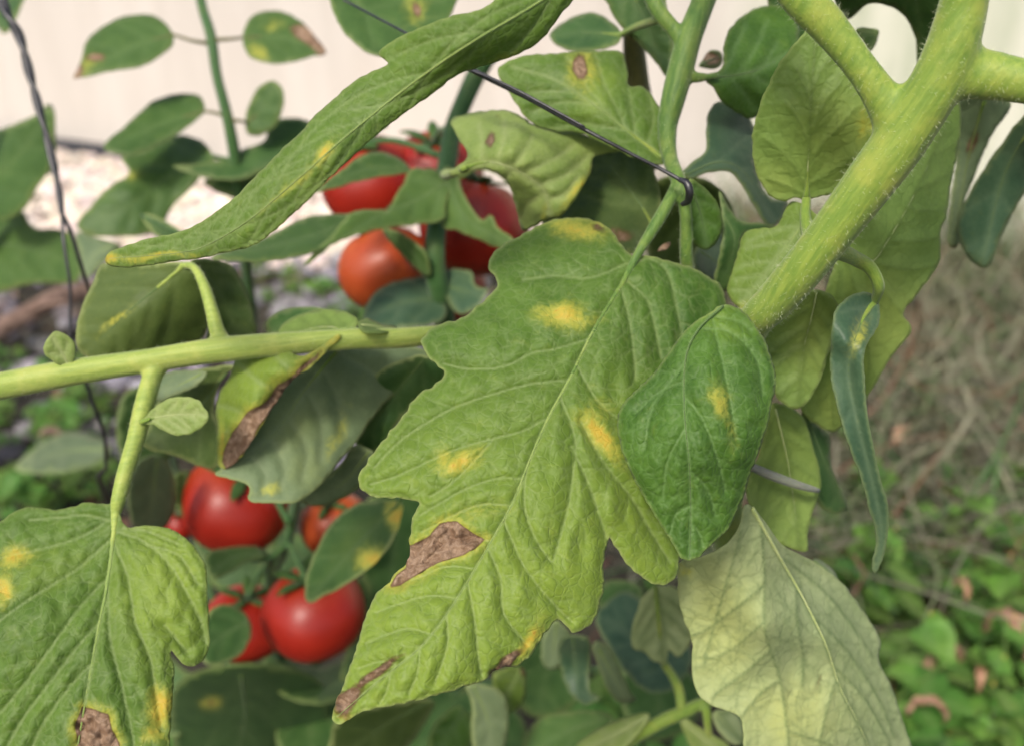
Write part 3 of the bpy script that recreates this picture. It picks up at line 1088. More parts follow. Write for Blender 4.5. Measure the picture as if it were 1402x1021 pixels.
# big lit leaf behind the stem
leaf(right_plant, '1290,120 1315,141 1315,180 1308,219 1300,266 1296,298 1287,318 1288,350 1284,364 1267,390 1248,414 1237,430 1248,447 1243,461 1224,484 1206,513 1189,541 1180,565 1154,583 1140,590 1121,583 1100,566 1096,530 1110,480 1125,420 1140,370 1160,310 1190,250 1230,180',
     '1150,350 1190,360 1215,330 1255,260 1290,180', [(1300, 140, .262), (1150, 350, .246), (1285, 350, .256), (1240, 440, .256), (1140, 588, .268), (1190, 520, .262), (1190, 300, .244)], 'yolive', 'green',
     veins=['1175,358 1210,400 1235,430', '1190,358 1240,370 1275,365', '1215,330 1260,330 1288,325', '1240,285 1270,290 1295,290', '1160,360 1180,430 1190,500 1180,545', '1255,260 1285,245 1308,235', '1150,370 1140,450 1140,540 1140,580', '1275,215 1295,205 1312,195'],
     spots=[('l', 1210, 440, 60, 70, 0, .9), ('l', 1140, 560, 40, 40, 0, .9)], step=4, relief=-.0006, vw=2.0, tert=30, edge=.6, rib=True)
leaf(right_plant, '1040,430 1062,425 1085,402 1115,398 1140,405 1150,430 1138,470 1125,515 1108,548 1093,560 1076,556 1062,540 1050,500', '1120,390 1112,430 1100,480 1092,555',
     [(1120, 395, .238), (1092, 558, .247), (1045, 450, .244), (1148, 430, .242)], 'yolive', 'green', veins=5, spots=[('l', 1110, 460, 30, 50, 0, .9)], step=5, relief=-.0006, edge=.6)
leaf(right_plant, '1019,318 1045,313 1063,309 1078,282 1090,276 1112,290 1135,310 1120,350 1085,395 1055,425 1030,432 1010,420 995,398 1003,370 1011,345', '1105,300 1075,340 1045,380 1015,415',
     [(1105, 295, .238), (1015, 415, .246), (1060, 350, .241), (1019, 320, .247)], 'green', 'under', veins=5, lime=.45, spots=[('y', 1030, 415, 22, 9, -20, .5)], step=5, relief=.0004, edge=.4)
# long narrow rolled leaf
leaf(right_plant, '1182,400 1198,406 1206,433 1197,456 1184,480 1183,517 1187,564 1196,611 1206,658 1215,691 1216,724 1210,757 1199,784 1195,771 1200,734 1190,696 1181,658 1167,621 1157,593 1144,550 1137,508 1137,466 1144,428 1160,408',
     '1200,408 1180,440 1162,500 1172,570 1192,650 1206,720 1200,778', [(1190, 405, .233), (1160, 470, .224), (1170, 590, .229), (1205, 700, .236), (1198, 780, .243), (1140, 480, .230), (1204, 440, .232)], 'blue', 'grey',
     veins=3, spots=[('y', 1173, 458, 9, 26, 22, .48)], step=4, relief=.0003, fold=.010, wob=.0003, edge=.35, ribw=1.5,
     petiole=[(1198, 412, .233, 6), (1203, 392, .228, 8), (1192, 368, .226, 9), (1172, 355, .224, 10), (1150, 345, .218, 12), (1128, 340, .214, 12)])
# leaf at the right border and its greyish neighbour
leaf(right_plant, '1412,150 1390,172 1378,188 1355,219 1326,266 1309,306 1318,341 1335,362 1355,364 1374,318 1398,272 1425,235 1430,160', '1420,160 1375,240 1345,360', [(1412, 155, .27), (1345, 360, .30), (1309, 306, .30), (1420, 235, .285)], 'blue', 'grey', veins=4, step=7, relief=.0005, fold=-.01,
     petiole=[(1418, 158, .272, 5), (1440, 140, .25, 6), (1450, 126, .205, 8)])
leaf(right_plant, '1312,128 1345,126 1385,142 1355,190 1337,235 1320,280 1313,335 1298,334 1300,290 1309,220', '1350,130 1325,220 1306,330', [(1345, 130, .285), (1305, 330, .31), (1312, 200, .30), (1380, 145, .29)], 'grey', 'green', veins=4, spots=[('b', 1332, 195, 5, 26, 12, .75), ('b', 1306, 340, 10, 14, 0, .6)], step=6, relief=.0004, fold=-.008,
     petiole=[(1350, 131, .286, 5), (1352, 120, .25, 6), (1355, 112, .20, 8)])
# pale drooping leaf lower right, underside to the light
leaf(right_plant, '1022,690 1012,720 993,747 957,764 929,771 929,810 936,846 947,875 948,911 954,946 972,964 1004,975 1016,985 1018,1004 1020,1030 1045,1085 1120,1120 1200,1105 1258,1060 1247,1018 1233,975 1219,936 1204,903 1206,875 1186,843 1158,803 1129,778 1093,757 1068,742 1045,710',
     '1030,695 1062,752 1096,812 1130,880 1150,940 1180,1000 1215,1090', [(1028, 692, .236), (1062, 752, .244), (1130, 880, .252), (930, 800, .246), (950, 920, .25), (1205, 890, .268), (1245, 1020, .275), (1020, 1020, .248), (1150, 1110, .262), (1047, 860, .240), (1090, 790, .2525), (1165, 850, .262), (1000, 860, .2475), (1100, 900, .2535), (1110, 980, .2530), (1160, 960, .2575), (1195, 990, .2640), (985, 800, .242)], 'pale', 'green',
     veins=['1042,715 1047,790 1047,860 1068,930 1078,1000 1085,1080', '1015,725 1003,770 985,830 968,890 965,910', '1047,800 1010,830 970,860 945,870', '1047,850 1000,890 965,900 975,880', '1055,890 1020,920 985,945 975,955', '1068,930 1040,950 1015,980', '1090,800 1092,850 1100,900 1098,940', '1075,765 1130,810 1170,860 1195,900', '1110,840 1160,890 1205,960 1225,1010', '1140,910 1180,950 1215,1010 1230,1060', '1078,1000 1110,1010 1140,1020', '1145,930 1130,980 1118,1040'],
     spots=[('l', 1080, 980, 70, 60, 0, .8), ('l', 985, 860, 60, 100, 0, .7), ('y', 935, 780, 14, 12, 0, .45), ('b', 1120, 930, 10, 40, 25, .38), ('b', 1085, 945, 12, 20, 0, .34)], step=3.6, relief=-.0007, vw=2.0, tert=36, crease=12, edge=.3, ribw=3.2, wob=.0012)
leaf(right_plant, '1058,552 1098,569 1116,621 1124,658 1120,678 1112,700 1106,729 1106,754 1083,750 1050,731 1027,690 1024,660 1036,630 1048,590', '1062,560 1080,640 1095,750', [(1062, 560, .258), (1095, 752, .262), (1028, 670, .262), (1122, 660, .266)], 'yolive', 'green', veins=5, step=5, relief=-.0005,
     lime=.35, spots=[('b', 1100, 641, 2.5, 2.5, 0, 1.2), ('b', 1083, 713, 2.5, 2.5, 0, 1.2)], edge=.3)
stem('leaf_stalk', right_plant, [(1020, 634, .262, 5), (1050, 648, .2555, 6.5), (1085, 661, .2555, 6), (1112, 669, .258, 4.5), (1120, 671, .264, 3)], stem_mat('stalk_grey', (0.15, 0.17, 0.12), (0.21, 0.22, 0.17), (0.2, 0.19, 0.18)), seg=10)
leaf(right_plant, '1098,562 1122,585 1136,597 1140,644 1162,692 1145,702 1122,690 1112,640', '1105,570 1128,630 1155,696', [(1105, 570, .272), (1155, 696, .285), (1138, 620, .28)], 'dark', 'under', veins=3, step=6)
leaf(right_plant, '1112,766 1128,768 1140,780 1150,800 1130,800', '1114,768 1135,782 1148,798', [(1120, 770, .29), (1145, 795, .29), (1130, 800, .285)], 'grey', 'under', veins=0, step=5)
# dark leaf arching above the pale gap
leaf(right_plant, '1140,-70 1310,-70 1300,20 1284,70 1268,100 1257,88 1252,48 1236,20 1212,7 1186,7 1168,24 1150,20', '1200,-60 1250,-10 1262,80', [(1150, -40, .26), (1300, -40, .26), (1262, 95, .29), (1170, 20, .28)], 'dark', 'under', veins=3, step=7)
leaf(right_plant, '1172,40 1204,42 1194,70 1186,62', '1174,42 1200,48 1192,66', [(1175, 42, .28), (1200, 45, .285), (1192, 66, .285)], 'green', 'under', veins=0, step=4)

# ================================================================== centre shoot with the spotted leaf
g = GROUND(900, 1150)
c_top = P1(966, -150, .26)
centre = thing('tomato_shoot', 'tomato shoot bearing the large spotted leaf with yellow blotches and a brown dead patch', 'tomato shoot', (c_top.x, c_top.y, 0))
HMID = '872,350 849,393 812,454 779,520 751,571 725,630 703,685 672,741 625,820 579,882 520,930 462,980'
HV = ['866,358 807,381 760,378 715,384', '806,464 760,478 727,484 690,502 640,505 608,498', '779,520 730,525 690,535 624,557 575,585 545,606 512,640',
      '751,571 715,590 676,600 640,610 605,623 544,651 508,662', '676,600 650,630 620,660 588,680', '716,655 680,655 640,668 600,690 575,705', '700,692 660,690 620,705 578,728', '672,741 640,735 600,745 566,756',
      '650,778 610,775 575,790 545,800', '625,820 590,815 550,825 515,838', '590,868 560,860 530,868 500,880', '545,910 520,905 490,915',
      '868,362 890,355 915,375 928,430 935,468', '852,400 862,440 868,490 870,520', '858,385 885,410 897,450 905,490', '790,500 812,540 830,560 850,575',
      '768,545 787,600 784,650 776,700 757,768', '742,592 722,640 718,690 732,735 754,768', '795,576 826,632 864,680 890,725 918,770', '782,610 805,660 822,710 830,735', '690,712 715,770 748,815 782,850',
      '668,750 685,790 690,840 720,880', '640,795 650,850 655,900 660,925', '612,840 612,885 595,935', '575,888 572,920 560,950', '535,920 530,945 520,962']
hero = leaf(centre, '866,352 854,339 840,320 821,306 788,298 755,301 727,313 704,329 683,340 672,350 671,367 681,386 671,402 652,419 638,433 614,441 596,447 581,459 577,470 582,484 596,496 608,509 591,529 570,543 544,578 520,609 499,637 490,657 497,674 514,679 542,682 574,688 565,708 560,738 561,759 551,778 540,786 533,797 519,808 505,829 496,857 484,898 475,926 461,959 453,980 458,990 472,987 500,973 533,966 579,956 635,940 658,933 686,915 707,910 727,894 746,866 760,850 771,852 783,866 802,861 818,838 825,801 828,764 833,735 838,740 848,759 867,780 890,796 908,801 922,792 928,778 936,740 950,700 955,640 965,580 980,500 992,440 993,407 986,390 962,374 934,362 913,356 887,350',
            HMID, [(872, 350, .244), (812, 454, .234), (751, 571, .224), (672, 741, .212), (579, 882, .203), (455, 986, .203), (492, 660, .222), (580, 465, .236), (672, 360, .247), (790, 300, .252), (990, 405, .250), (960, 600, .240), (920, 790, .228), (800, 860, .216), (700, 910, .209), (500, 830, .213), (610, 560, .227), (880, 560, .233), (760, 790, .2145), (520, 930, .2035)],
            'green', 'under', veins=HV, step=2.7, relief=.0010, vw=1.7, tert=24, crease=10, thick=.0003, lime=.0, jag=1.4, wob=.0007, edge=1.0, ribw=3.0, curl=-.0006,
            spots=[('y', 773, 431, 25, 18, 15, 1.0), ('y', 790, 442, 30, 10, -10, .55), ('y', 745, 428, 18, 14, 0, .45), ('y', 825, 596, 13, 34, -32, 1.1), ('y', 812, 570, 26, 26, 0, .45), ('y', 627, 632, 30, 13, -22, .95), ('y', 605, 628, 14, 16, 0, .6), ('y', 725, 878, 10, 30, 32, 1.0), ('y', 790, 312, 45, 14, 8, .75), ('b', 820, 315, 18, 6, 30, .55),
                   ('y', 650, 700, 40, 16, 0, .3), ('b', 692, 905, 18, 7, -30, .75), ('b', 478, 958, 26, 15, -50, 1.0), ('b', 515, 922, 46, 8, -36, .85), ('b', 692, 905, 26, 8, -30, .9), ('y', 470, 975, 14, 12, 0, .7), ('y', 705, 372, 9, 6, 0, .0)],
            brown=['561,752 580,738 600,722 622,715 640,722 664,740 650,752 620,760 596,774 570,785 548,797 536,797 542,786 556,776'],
            limef=lambda P: 0.15 + 0.72 * np.clip((P[:, 1] - 460) / 320, 0, 1) - 0.25 * np.clip((P[:, 0] - 850) / 100, 0, 1),  # tip yellowing, plus sunlit lower half and shaded upper half painted as colour
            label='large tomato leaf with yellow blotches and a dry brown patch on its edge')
CEN_AX = P1(914, 175, .262) - P1(961, 8, .264)
CENM = stem_mat('stem_centre', (0.06, 0.13, 0.02), (0.12, 0.20, 0.035), (0.19, 0.25, 0.05), axis=CEN_AX)
fused('forked_stem', centre, [
    [(1120, -560, .31, 5), (1080, -400, .295, 9), (1040, -250, .28, 13), (1000, -120, .268, 16), (975, -30, .266, 16), (961, 8, .264, 16), (944, 52, .262, 18), (932, 97, .262, 18), (921, 140, .262, 16), (914, 175, .262, 14), (917, 215, .258, 11), (930, 250, .25, 10), (938, 285, .25, 9), (940, 320, .252, 9), (941, 362, .256, 9), (955, 405, .262, 7), (975, 420, .256, 5)],
    [(780, -330, .29, 4), (830, -200, .27, 8), (870, -70, .262, 12), (892, -5, .262, 11), (905, 20, .262, 11), (922, 40, .262, 11), (938, 64, .262, 12)],
    [(930, 98, .262, 10), (950, 106, .262, 8), (968, 106, .2635, 5), (985, 105, .265, 3)],
    onto_rib([(930, 246, .251, 8), (918, 272, .249, 9), (905, 296, .2475, 9), (888, 324, .246, 8), (878, 340, .2445, 7)], hero)], CENM, .0005, hairs=900, hl=(.0004, .0011))
# small leaflet overlapping it
leaf(centre, '993,417 1016,426 1037,449 1054,482 1061,512 1059,545 1045,600 1028,647 1014,689 995,726 967,752 957,761 943,766 931,763 922,745 904,718 885,685 871,662 860,639 852,616 845,583 850,557 868,536 896,510 925,468 948,444 972,428',
     '990,419 957,450 939,490 937,560 944,640 946,710 944,762', [(992, 418, .222), (938, 500, .214), (945, 620, .208), (944, 764, .212), (1060, 512, .217), (1015, 690, .216), (846, 582, .219), (885, 685, .215), (900, 505, .219)],
     'bright', 'under', veins=['975,432 988,490 1000,548 1008,600', '941,545 965,580 985,635 993,672', '945,645 968,668 980,705', '938,585 915,630 908,680', '936,500 895,555 882,615', '945,690 925,705 918,730', '960,450 1000,455 1035,490 1045,540', '946,715 958,730 962,748', '972,432 1010,440 1030,455', '940,520 905,535 870,565'],
     spots=[('y', 986, 552, 10, 22, -15, .68), ('y', 1000, 588, 8, 24, -10, .38), ('l', 985, 440, 45, 20, 20, .6)], step=2.8, relief=.0010, vw=1.6, tert=22, crease=10, wob=.0005, edge=.6, ribw=1.8, curl=-.0012, label='smooth edged green leaflet with one orange spot')
# leaf with a brown mark, above
leaf(centre, '682,94 701,82 739,74 783,72 834,69 852,72 859,99 861,117 883,120 902,145 917,160 920,190 918,219 900,225 875,219 845,206 815,192 791,182 760,179 737,174 720,160 700,133 685,108',
     '905,215 860,180 815,145 760,110 700,92', [(905, 215, .262), (815, 145, .262), (690, 95, .268), (850, 75, .276), (780, 180, .268), (915, 165, .268)], 'green', 'under', lime=.2,
     veins=['860,180 830,120 815,75', '835,160 800,115 775,78', '815,145 770,140 725,155', '860,180 800,170 760,175', '885,200 895,165 890,130', '790,128 745,125 705,130', '870,190 865,150 860,122'],
     spots=[('b', 795, 92, 9, 20, 0, 1.1), ('y', 797, 96, 18, 30, 0, .7), ('l', 820, 130, 30, 50, 20, .7)], step=3.6, relief=.0008, vw=2.0, tert=28, edge=.5, petiole=[(900, 212, .262, 5), (912, 200, .263, 6), (918, 180, .263, 7)])
# pale twisted leaf
leaf(centre, '617,166 637,157 674,151 706,154 737,173 791,182 820,194 851,205 828,211 812,215 808,238 794,262 771,295 754,300 743,304 716,317 708,291 700,263 686,242 657,231 628,240 614,238 640,216 628,190',
     '632,232 670,222 710,235 745,262 752,298', [(617, 168, .285), (625, 236, .275), (740, 190, .268), (745, 300, .272), (808, 215, .272), (690, 200, .262), (715, 310, .285), (675, 153, .282)], 'lime', 'pale', lime=.0,
     veins=['660,222 660,195 655,170', '680,222 690,190 690,165', '700,230 720,205 730,185', '715,238 755,220 785,200', '735,255 775,240 805,215', '748,275 775,265 790,245', '745,265 722,280 712,300', '700,232 690,250'],
     spots=[('b', 672, 190, 9, 14, 10, .75), ('b', 683, 165, 12, 5, 0, .45), ('y', 793, 255, 6, 50, 35, .7), ('y', 748, 296, 4, 16, 0, .6)], step=4.5, relief=.0012, wob=.0014, edge=.5,
     petiole=[(632, 232, .276, 4), (620, 238, .30, 6), (610, 240, .33, 8)])
leaf(centre, '800,200 857,200 885,218 899,245 905,277 894,318 880,345 845,345 800,325 760,318 740,300 770,262 790,225', '905,330 880,285 850,245 825,215', [(814, 212, .290), (900, 260, .278), (860, 330, .275), (750, 300, .292)], 'olive', 'under', veins=4, step=6, relief=.0006,
     spots=[('b', 850, 320, 30, 14, 0, .6)], petiole=[(900, 318, .277, 4), (905, 300, .256, 5), (907, 294, .250, 5)])
leaf(centre, '965,106 989,93 991,65 998,43 1015,24 1041,9 1075,10 1095,40 1085,80 1070,120 1048,150 1028,163 1011,156 989,141 978,121', '960,107 1000,104 1040,95 1085,70', [(965, 106, .264), (1041, 9, .29), (1028, 162, .28), (1090, 50, .285), (1020, 100, .27)], 'bright', 'under',
     veins=['990,104 1005,70 1020,35', '1010,103 1035,65 1050,30', '1000,105 1020,130 1035,150', '1025,100 1050,115', '1045,93 1065,60'], step=5, relief=.0008, edge=.4)
leaf(centre, '1050,-40 1110,-40 1118,10 1105,60 1080,80 1060,40', '1080,-30 1085,30 1085,70', [(1060, -30, .29), (1110, 0, .29), (1085, 78, .30)], 'dark', 'under', veins=3, step=7, petiole=[(1078, -28, .29, 4), (1040, -60, .28, 5), (995, -90, .267, 6)])
leaf(centre, '974,146 992,140 1024,158 1035,194 1034,225 1042,251 1056,272 1078,277 1070,300 1060,309 1048,307 1035,284 1007,241 989,234 963,238 946,245 933,237 950,221 966,208 967,178', '938,240 985,222 1020,238 1060,300', [(940, 240, .262), (974, 146, .285), (1030, 170, .29), (1060, 300, .285), (1000, 210, .275)], 'blue', 'grey', veins=4, step=5, relief=.0006, edge=.5)
leaf(centre, '945,246 962,256 978,271 986,288 990,309 982,331 968,343 953,336 941,318 936,293 941,270', '943,250 958,290 968,340', [(945, 248, .252), (968, 342, .262), (990, 305, .262), (937, 300, .257)], 'bright', 'under', veins=4, step=5, relief=.0006, edge=.4)
leaf(centre, '985,262 1010,300 1045,306 1064,310 1040,318 1018,322 1014,345 1005,372 995,398 978,392 985,350 990,309', '988,290 1006,330 990,385', [(985, 265, .268), (1055, 308, .275), (985, 390, .27), (1005, 330, .266)], 'dark', 'under', veins=2, step=5)
leaf(centre, '955,338 985,318 1005,330 1008,360 995,392 970,382 950,364', '960,345 980,360 990,388', [(958, 342, .285), (1005, 335, .30), (985, 388, .29)], 'blue', 'blue', veins=2, step=6)
leaf(centre, '821,-30 834,12 845,30 869,56 900,88 917,108 922,60 912,10 905,-30', '860,-20 885,30 905,85', [(830, -20, .30), (917, 100, .292), (910, -20, .29)], 'dark', 'under', veins=4, lime=.1, step=6, petiole=[(878, -25, .293, 5), (872, -50, .27, 6), (868, -75, .262, 7)])
leaf(centre, '752,48 776,27 807,17 834,27 850,45 842,62 807,70 773,68', '850,48 800,45 756,48', [(850, 46, .30), (752, 48, .325), (807, 18, .32), (807, 70, .305)], 'dark', 'under', veins=3, step=6, petiole=[(850, 47, .30, 4), (870, 38, .29, 5), (905, 26, .266, 6)])
stem('dead_stalk', centre, [(866, 20, .315, 13), (868, 70, .32, 15), (872, 110, .325, 16), (880, 150, .33, 15), (890, 230, .34, 13)], SM['brown'])
leaf(centre, '958,90 968,74 976,68 986,72 990,84 984,92 972,94', '958,90 974,82 989,78', [(962, 84, .29), (990, 80, .30), (975, 66, .298)], 'olive', 'under', veins=0, step=4, spots=[('b', 973, 82, 12, 10, 0, 1.2)])
leaf(centre, '901,344 908,335 918,331 914,340', '906,340 922,338', [(906, 340, .262), (922, 338, .264), (915, 331, .264)], 'olive', 'under', veins=0, step=3, spots=[('b', 912, 338, 12, 10, 0, 1.3)], rib=False, name='dried_sepal')

leaf(centre, '886,262 925,240 985,258 1012,320 1002,392 950,404 902,384 882,320', '940,250 948,320 950,398', [(940, 250, .315), (950, 398, .34), (885, 310, .335), (1010, 320, .335)], 'olive', 'under', veins=4, step=8, petiole=[(941, 252, .316, 4), (936, 262, .29, 5), (934, 272, .256, 6)], petmat='mid')

# ================================================================== long strap-like leaf crossing in front
p0 = P1(740, -40, .20)
strap = thing('tomato_leaf', 'long narrow folded tomato leaf arching before the cream wall, orange fleck on its rib', 'leaf', (p0.x, p0.y, p0.z))
leaf(strap, '144,358 150,346 165,340 206,327 257,314 309,281 343,250 377,213 411,182 430,160 464,130 499,103 532,88 519,75 529,62 567,41 622,21 653,15 680,-4 700,-60 830,-60 787,0 766,24 739,58 715,72 687,83 649,95 622,107 581,137 550,158 509,192 464,233 411,284 377,315 343,337 285,352 240,358 185,366 155,365',
     '830,-60 740,2 640,62 560,118 480,182 446,212 411,243 343,300 285,335 240,347 150,354', [(780, -40, .192), (640, 62, .183), (520, 75, .190), (446, 212, .186), (500, 195, .191), (343, 300, .197), (285, 345, .205), (150, 355, .224), (660, 90, .188), (400, 195, .191)],
     'green', 'under', veins=9, ang=28, spots=[('y', 446, 212, 10, 20, 45, .9), ('y', 400, 255, 6, 60, 50, .45), ('y', 150, 354, 14, 8, 0, 1.0), ('y', 215, 352, 60, 4, -6, .75), ('y', 700, 75, 28, 5, -20, .6), ('l', 440, 240, 12, 70, 48, .5)], step=3.4, relief=.0006, fold=-.006, wob=.0008, edge=.6, ribw=2.2, lime=.26, vw=1.7, tert=26, name='blade')
stem('petiole', strap, [(800, -38, .193, 4), (850, -80, .20, 7), (930, -150, .22, 8), (1000, -220, .255, 8), (1036, -245, .279, 9)], SM['stem'])

# ================================================================== horizontal stem at left and its leaves
left_p = P1(-160, 552, .27)
left = thing('tomato_vine', 'pale hairy tomato stem lying level with a blighted leaf hanging from its fork', 'tomato vine', (left_p.x, left_p.y, 0))
# the left blighted leaf hanging from the fork
bl = leaf(left, '158,690 146,690 117,687 103,692 81,697 50,694 28,696 0,713 -40,735 -80,800 -80,1040 -20,1100 60,1110 110,1090 170,1090 232,1060 233,1021 234,996 236,953 239,922 234,890 248,906 265,911 281,900 286,879 286,837 283,801 281,773 269,752 248,731 226,722 198,719 172,720',
          '160,690 157,720 152,765 144,815 134,865 122,930 110,1000 95,1085', [(160, 690, .243), (144, 815, .234), (110, 1000, .224), (-60, 800, .236), (-60, 1050, .222), (284, 800, .240), (280, 895, .236), (232, 1040, .226), (80, 695, .245), (60, 850, .228), (200, 900, .230)], 'green', 'under',
          veins=['157,705 120,730 78,746 30,757 -30,770', '155,735 110,775 85,792 40,820 -30,870', '148,790 110,830 70,885 30,940 -30,1010', '138,850 110,880 75,925 30,985 0,1040', '128,905 95,940 60,990 30,1050', '158,715 120,705 85,708 40,712', '162,728 195,740 230,770 255,810 275,850 282,880', '157,745 175,790 185,850 205,900 215,960 222,1000', '148,800 150,870 165,930 180,1000 190,1060', '165,722 205,728 245,745', '200,745 245,760 272,800', '225,855 255,890'],
          spots=[('y', 219, 970, 13, 30, 0, 1.05), ('y', 210, 1005, 16, 12, 0, .8), ('y', 20, 762, 28, 12, -10, .8), ('y', 5, 805, 14, 22, 0, 1.0), ('l', 230, 800, 80, 130, 0, 1.0), ('l', 60, 780, 90, 40, -20, .5)],
          brown=['110,972 131,971 145,979 152,999 161,1025 165,1060 100,1060 103,1021'], step=3.4, relief=.0010, vw=1.9, tert=28, crease=11, lime=.2, edge=.6, ribw=5, wob=.0009,
          label='light green lobed leaf with yellow blotches and a brown patch beside its rib')
leaf(left, '193,578 209,560 226,547 250,543 271,548 281,560 284,574 271,589 247,596 226,590 209,581', '190,579 215,571 245,567 280,567', [(193, 578, .248), (280, 567, .244), (240, 545, .246), (240, 595, .246)], 'lime', 'under', veins=5, step=3.5, relief=.0008, edge=.4, ribw=1.5, petiole=[(187, 581, .249, 4), (195, 577, .2478, 3.5), (205, 573, .247, 2.5)])
leaf(left, '60,477 69,460 79,454 99,466 102,484 95,502 84,500 66,490', '96,504 86,485 72,462', [(96, 503, .253), (62, 475, .25), (79, 455, .25), (101, 480, .252)], 'lime', 'under', veins=3, step=3.5, relief=.0007, ribw=1.5)
# large dim leaf above the stem
dim = leaf(left, '144,361 127,388 113,419 104,450 106,477 127,493 171,490 213,480 270,468 285,440 283,400 272,372 258,360 206,361', '252,364 215,395 178,425 148,455 112,484', [(255, 362, .268), (106, 470, .278), (144, 362, .282), (270, 465, .285), (180, 425, .272)], 'olive', 'under', lime=.25, veins=5, spots=[('y', 160, 437, 28, 4, -42, .65), ('l', 110, 430, 10, 60, 15, .9)], step=6, relief=.0006, edge=1.0, ribw=1.8,
     )
leaf(left, '262,357 309,359 329,380 343,415 351,458 320,470 285,470 288,430 280,395', '266,362 300,400 325,460', [(265, 362, .282), (345, 455, .305), (309, 360, .30), (288, 465, .30)], 'olive', 'under', veins=4, step=7)
LEV_AX = P1(0, 528, .254) - P1(480, 464, .262)
LEVM = stem_mat('stem_level', (0.22, 0.30, 0.055), (0.31, 0.38, 0.08), (0.38, 0.41, 0.10), axis=LEV_AX)
fused('forked_stem', left, [
    [(640, 452, .268, 13), (590, 459, .266, 13), (540, 463, .264, 14), (480, 464, .262, 15), (380, 471, .260, 16), (290, 480, .258, 17), (200, 494, .256, 17), (100, 509, .255, 18), (0, 528, .254, 18.5), (-80, 545, .256, 19), (-170, 575, .27, 19)],
    onto_rib([(226, 488, .2575, 14), (210, 512, .2555, 13.5), (197, 555, .252, 13), (186, 600, .249, 12.5), (172, 645, .246, 11.5), (163, 680, .2435, 10)], bl),
    onto_rib([(308, 476, .259, 13), (298, 455, .2595, 11.5), (290, 425, .2605, 9), (279, 390, .2625, 7.5), (266, 367, .2655, 6)], dim)], LEVM, .0005, hairs=1100, hl=(.0004, .0011))
mixed_stem('lower_stem', left, [(-150, 566, .266, 18)], ground_tail((*P1(-185, 585, .275), 20 * .27 / FPX), -.30, .34), SM['pale'])
# leaf with its edge rolled and scorched
leaf(left, '298,644 296,650 338,664 341,684 369,688 407,686 438,664 460,636 488,605 520,560 560,520 590,486 560,474 500,476 460,476 432,490 400,512 375,538 345,580 318,622', '470,470 420,530 370,600 310,642', [(298, 645, .268), (341, 684, .262), (440, 660, .270), (580, 490, .300), (440, 485, .282), (380, 570, .274), (480, 600, .284)], 'grey', 'green', lime=.1,
     veins=['440,500 460,540 470,590', '420,530 440,580 440,630', '390,570 420,610 415,655', '370,600 390,640 385,670', '345,625 365,650 360,675', '460,480 510,510 530,530'], spots=[('y', 462, 595, 8, 34, 20, .45), ('y', 370, 672, 16, 7, -25, .5), ('l', 400, 580, 50, 40, 0, .6), ('l', 420, 640, 30, 40, 0, .5)], step=5, relief=.0008, edge=.7, wob=.001,
     petiole=[(472, 470, .266, 5), (482, 463, .264, 6), (492, 460, .263, 7)])
scorched = leaf(left, '339,472 360,467 387,475 416,487 445,470 460,458 466,462 446,482 428,500 400,522 380,548 347,598 322,634 306,642 298,636 296,604 298,584 295,563 302,536 315,514 323,489', '470,462 420,500 360,560 305,635', [(345, 472, .266), (300, 560, .270), (306, 638, .268), (440, 482, .258), (380, 545, .262), (350, 550, .258), (380, 510, .256), (330, 600, .2615)], 'green', 'under', lime=.85,
     veins=['400,510 380,490 365,472', '375,535 345,515 325,495', '350,575 320,560 300,555', '330,600 310,590'], spots=[('y', 303, 612, 6, 30, 0, .9), ('y', 455, 468, 18, 10, -45, .7)], brown=['440,480 400,520 378,548 346,598 322,634 307,643 302,632 322,590 350,556 385,528 412,503 428,490'], step=4, relief=.0007, edge=.6, rib=False, label='curled leaf with a scorched reddish brown rolled edge')
leaf(left, '492,541 511,515 536,499 576,486 615,500 607,525 576,545 545,580 515,620 487,606 484,575', '580,492 540,540 495,600', [(580, 490, .288), (490, 600, .300), (560, 560, .295)], 'dark', 'under', veins=3, edge=1.0, step=6)
leaf(left, '410,684 444,692 482,675 505,655 515,625 500,612 485,610 457,644', '505,618 470,660 425,688', [(505, 618, .292), (420, 688, .298), (490, 670, .30)], 'grey', 'green', veins=3, edge=.6, step=6)
leaf(left, '382,464 383,449 404,433 432,424 470,426 490,441 470,458 432,472 400,472', '478,452 440,448 386,460', [(480, 450, .264), (384, 460, .272), (432, 425, .276), (430, 470, .266)], 'yolive', 'under', lime=.2, veins=4, step=5, relief=.0006, edge=.5, petiole=[(476, 452, .2645, 4), (490, 455, .263, 6), (500, 460, .263, 7)])
leaf(left, '490,441 505,436 520,442 545,448 520,456 500,455', '495,445 540,449', [(490, 441, .266), (545, 449, .268), (505, 437, .272)], 'yolive', 'under', veins=2, step=4)
leaf(left, '364,440 385,425 420,420 445,424 410,440 385,455 370,462', '440,424 370,452', [(440, 424, .29), (366, 450, .30), (385, 426, .30)], 'dark', 'under', veins=2, step=7)
leaf(left, '196,611 240,624 294,642 305,600 292,560 302,520 325,500 260,508 225,530 205,580', '310,510 270,560 205,608', [(310, 508, .285), (200, 610, .30), (294, 640, .295), (230, 530, .30)], 'olive', 'under', veins=3, edge=.9, step=6)
leaf(left, '222,512 280,508 268,528 238,540 214,548', '275,512 220,540', [(275, 510, .28), (216, 545, .282), (240, 515, .284)], 'grey', 'grey', veins=2, step=6)

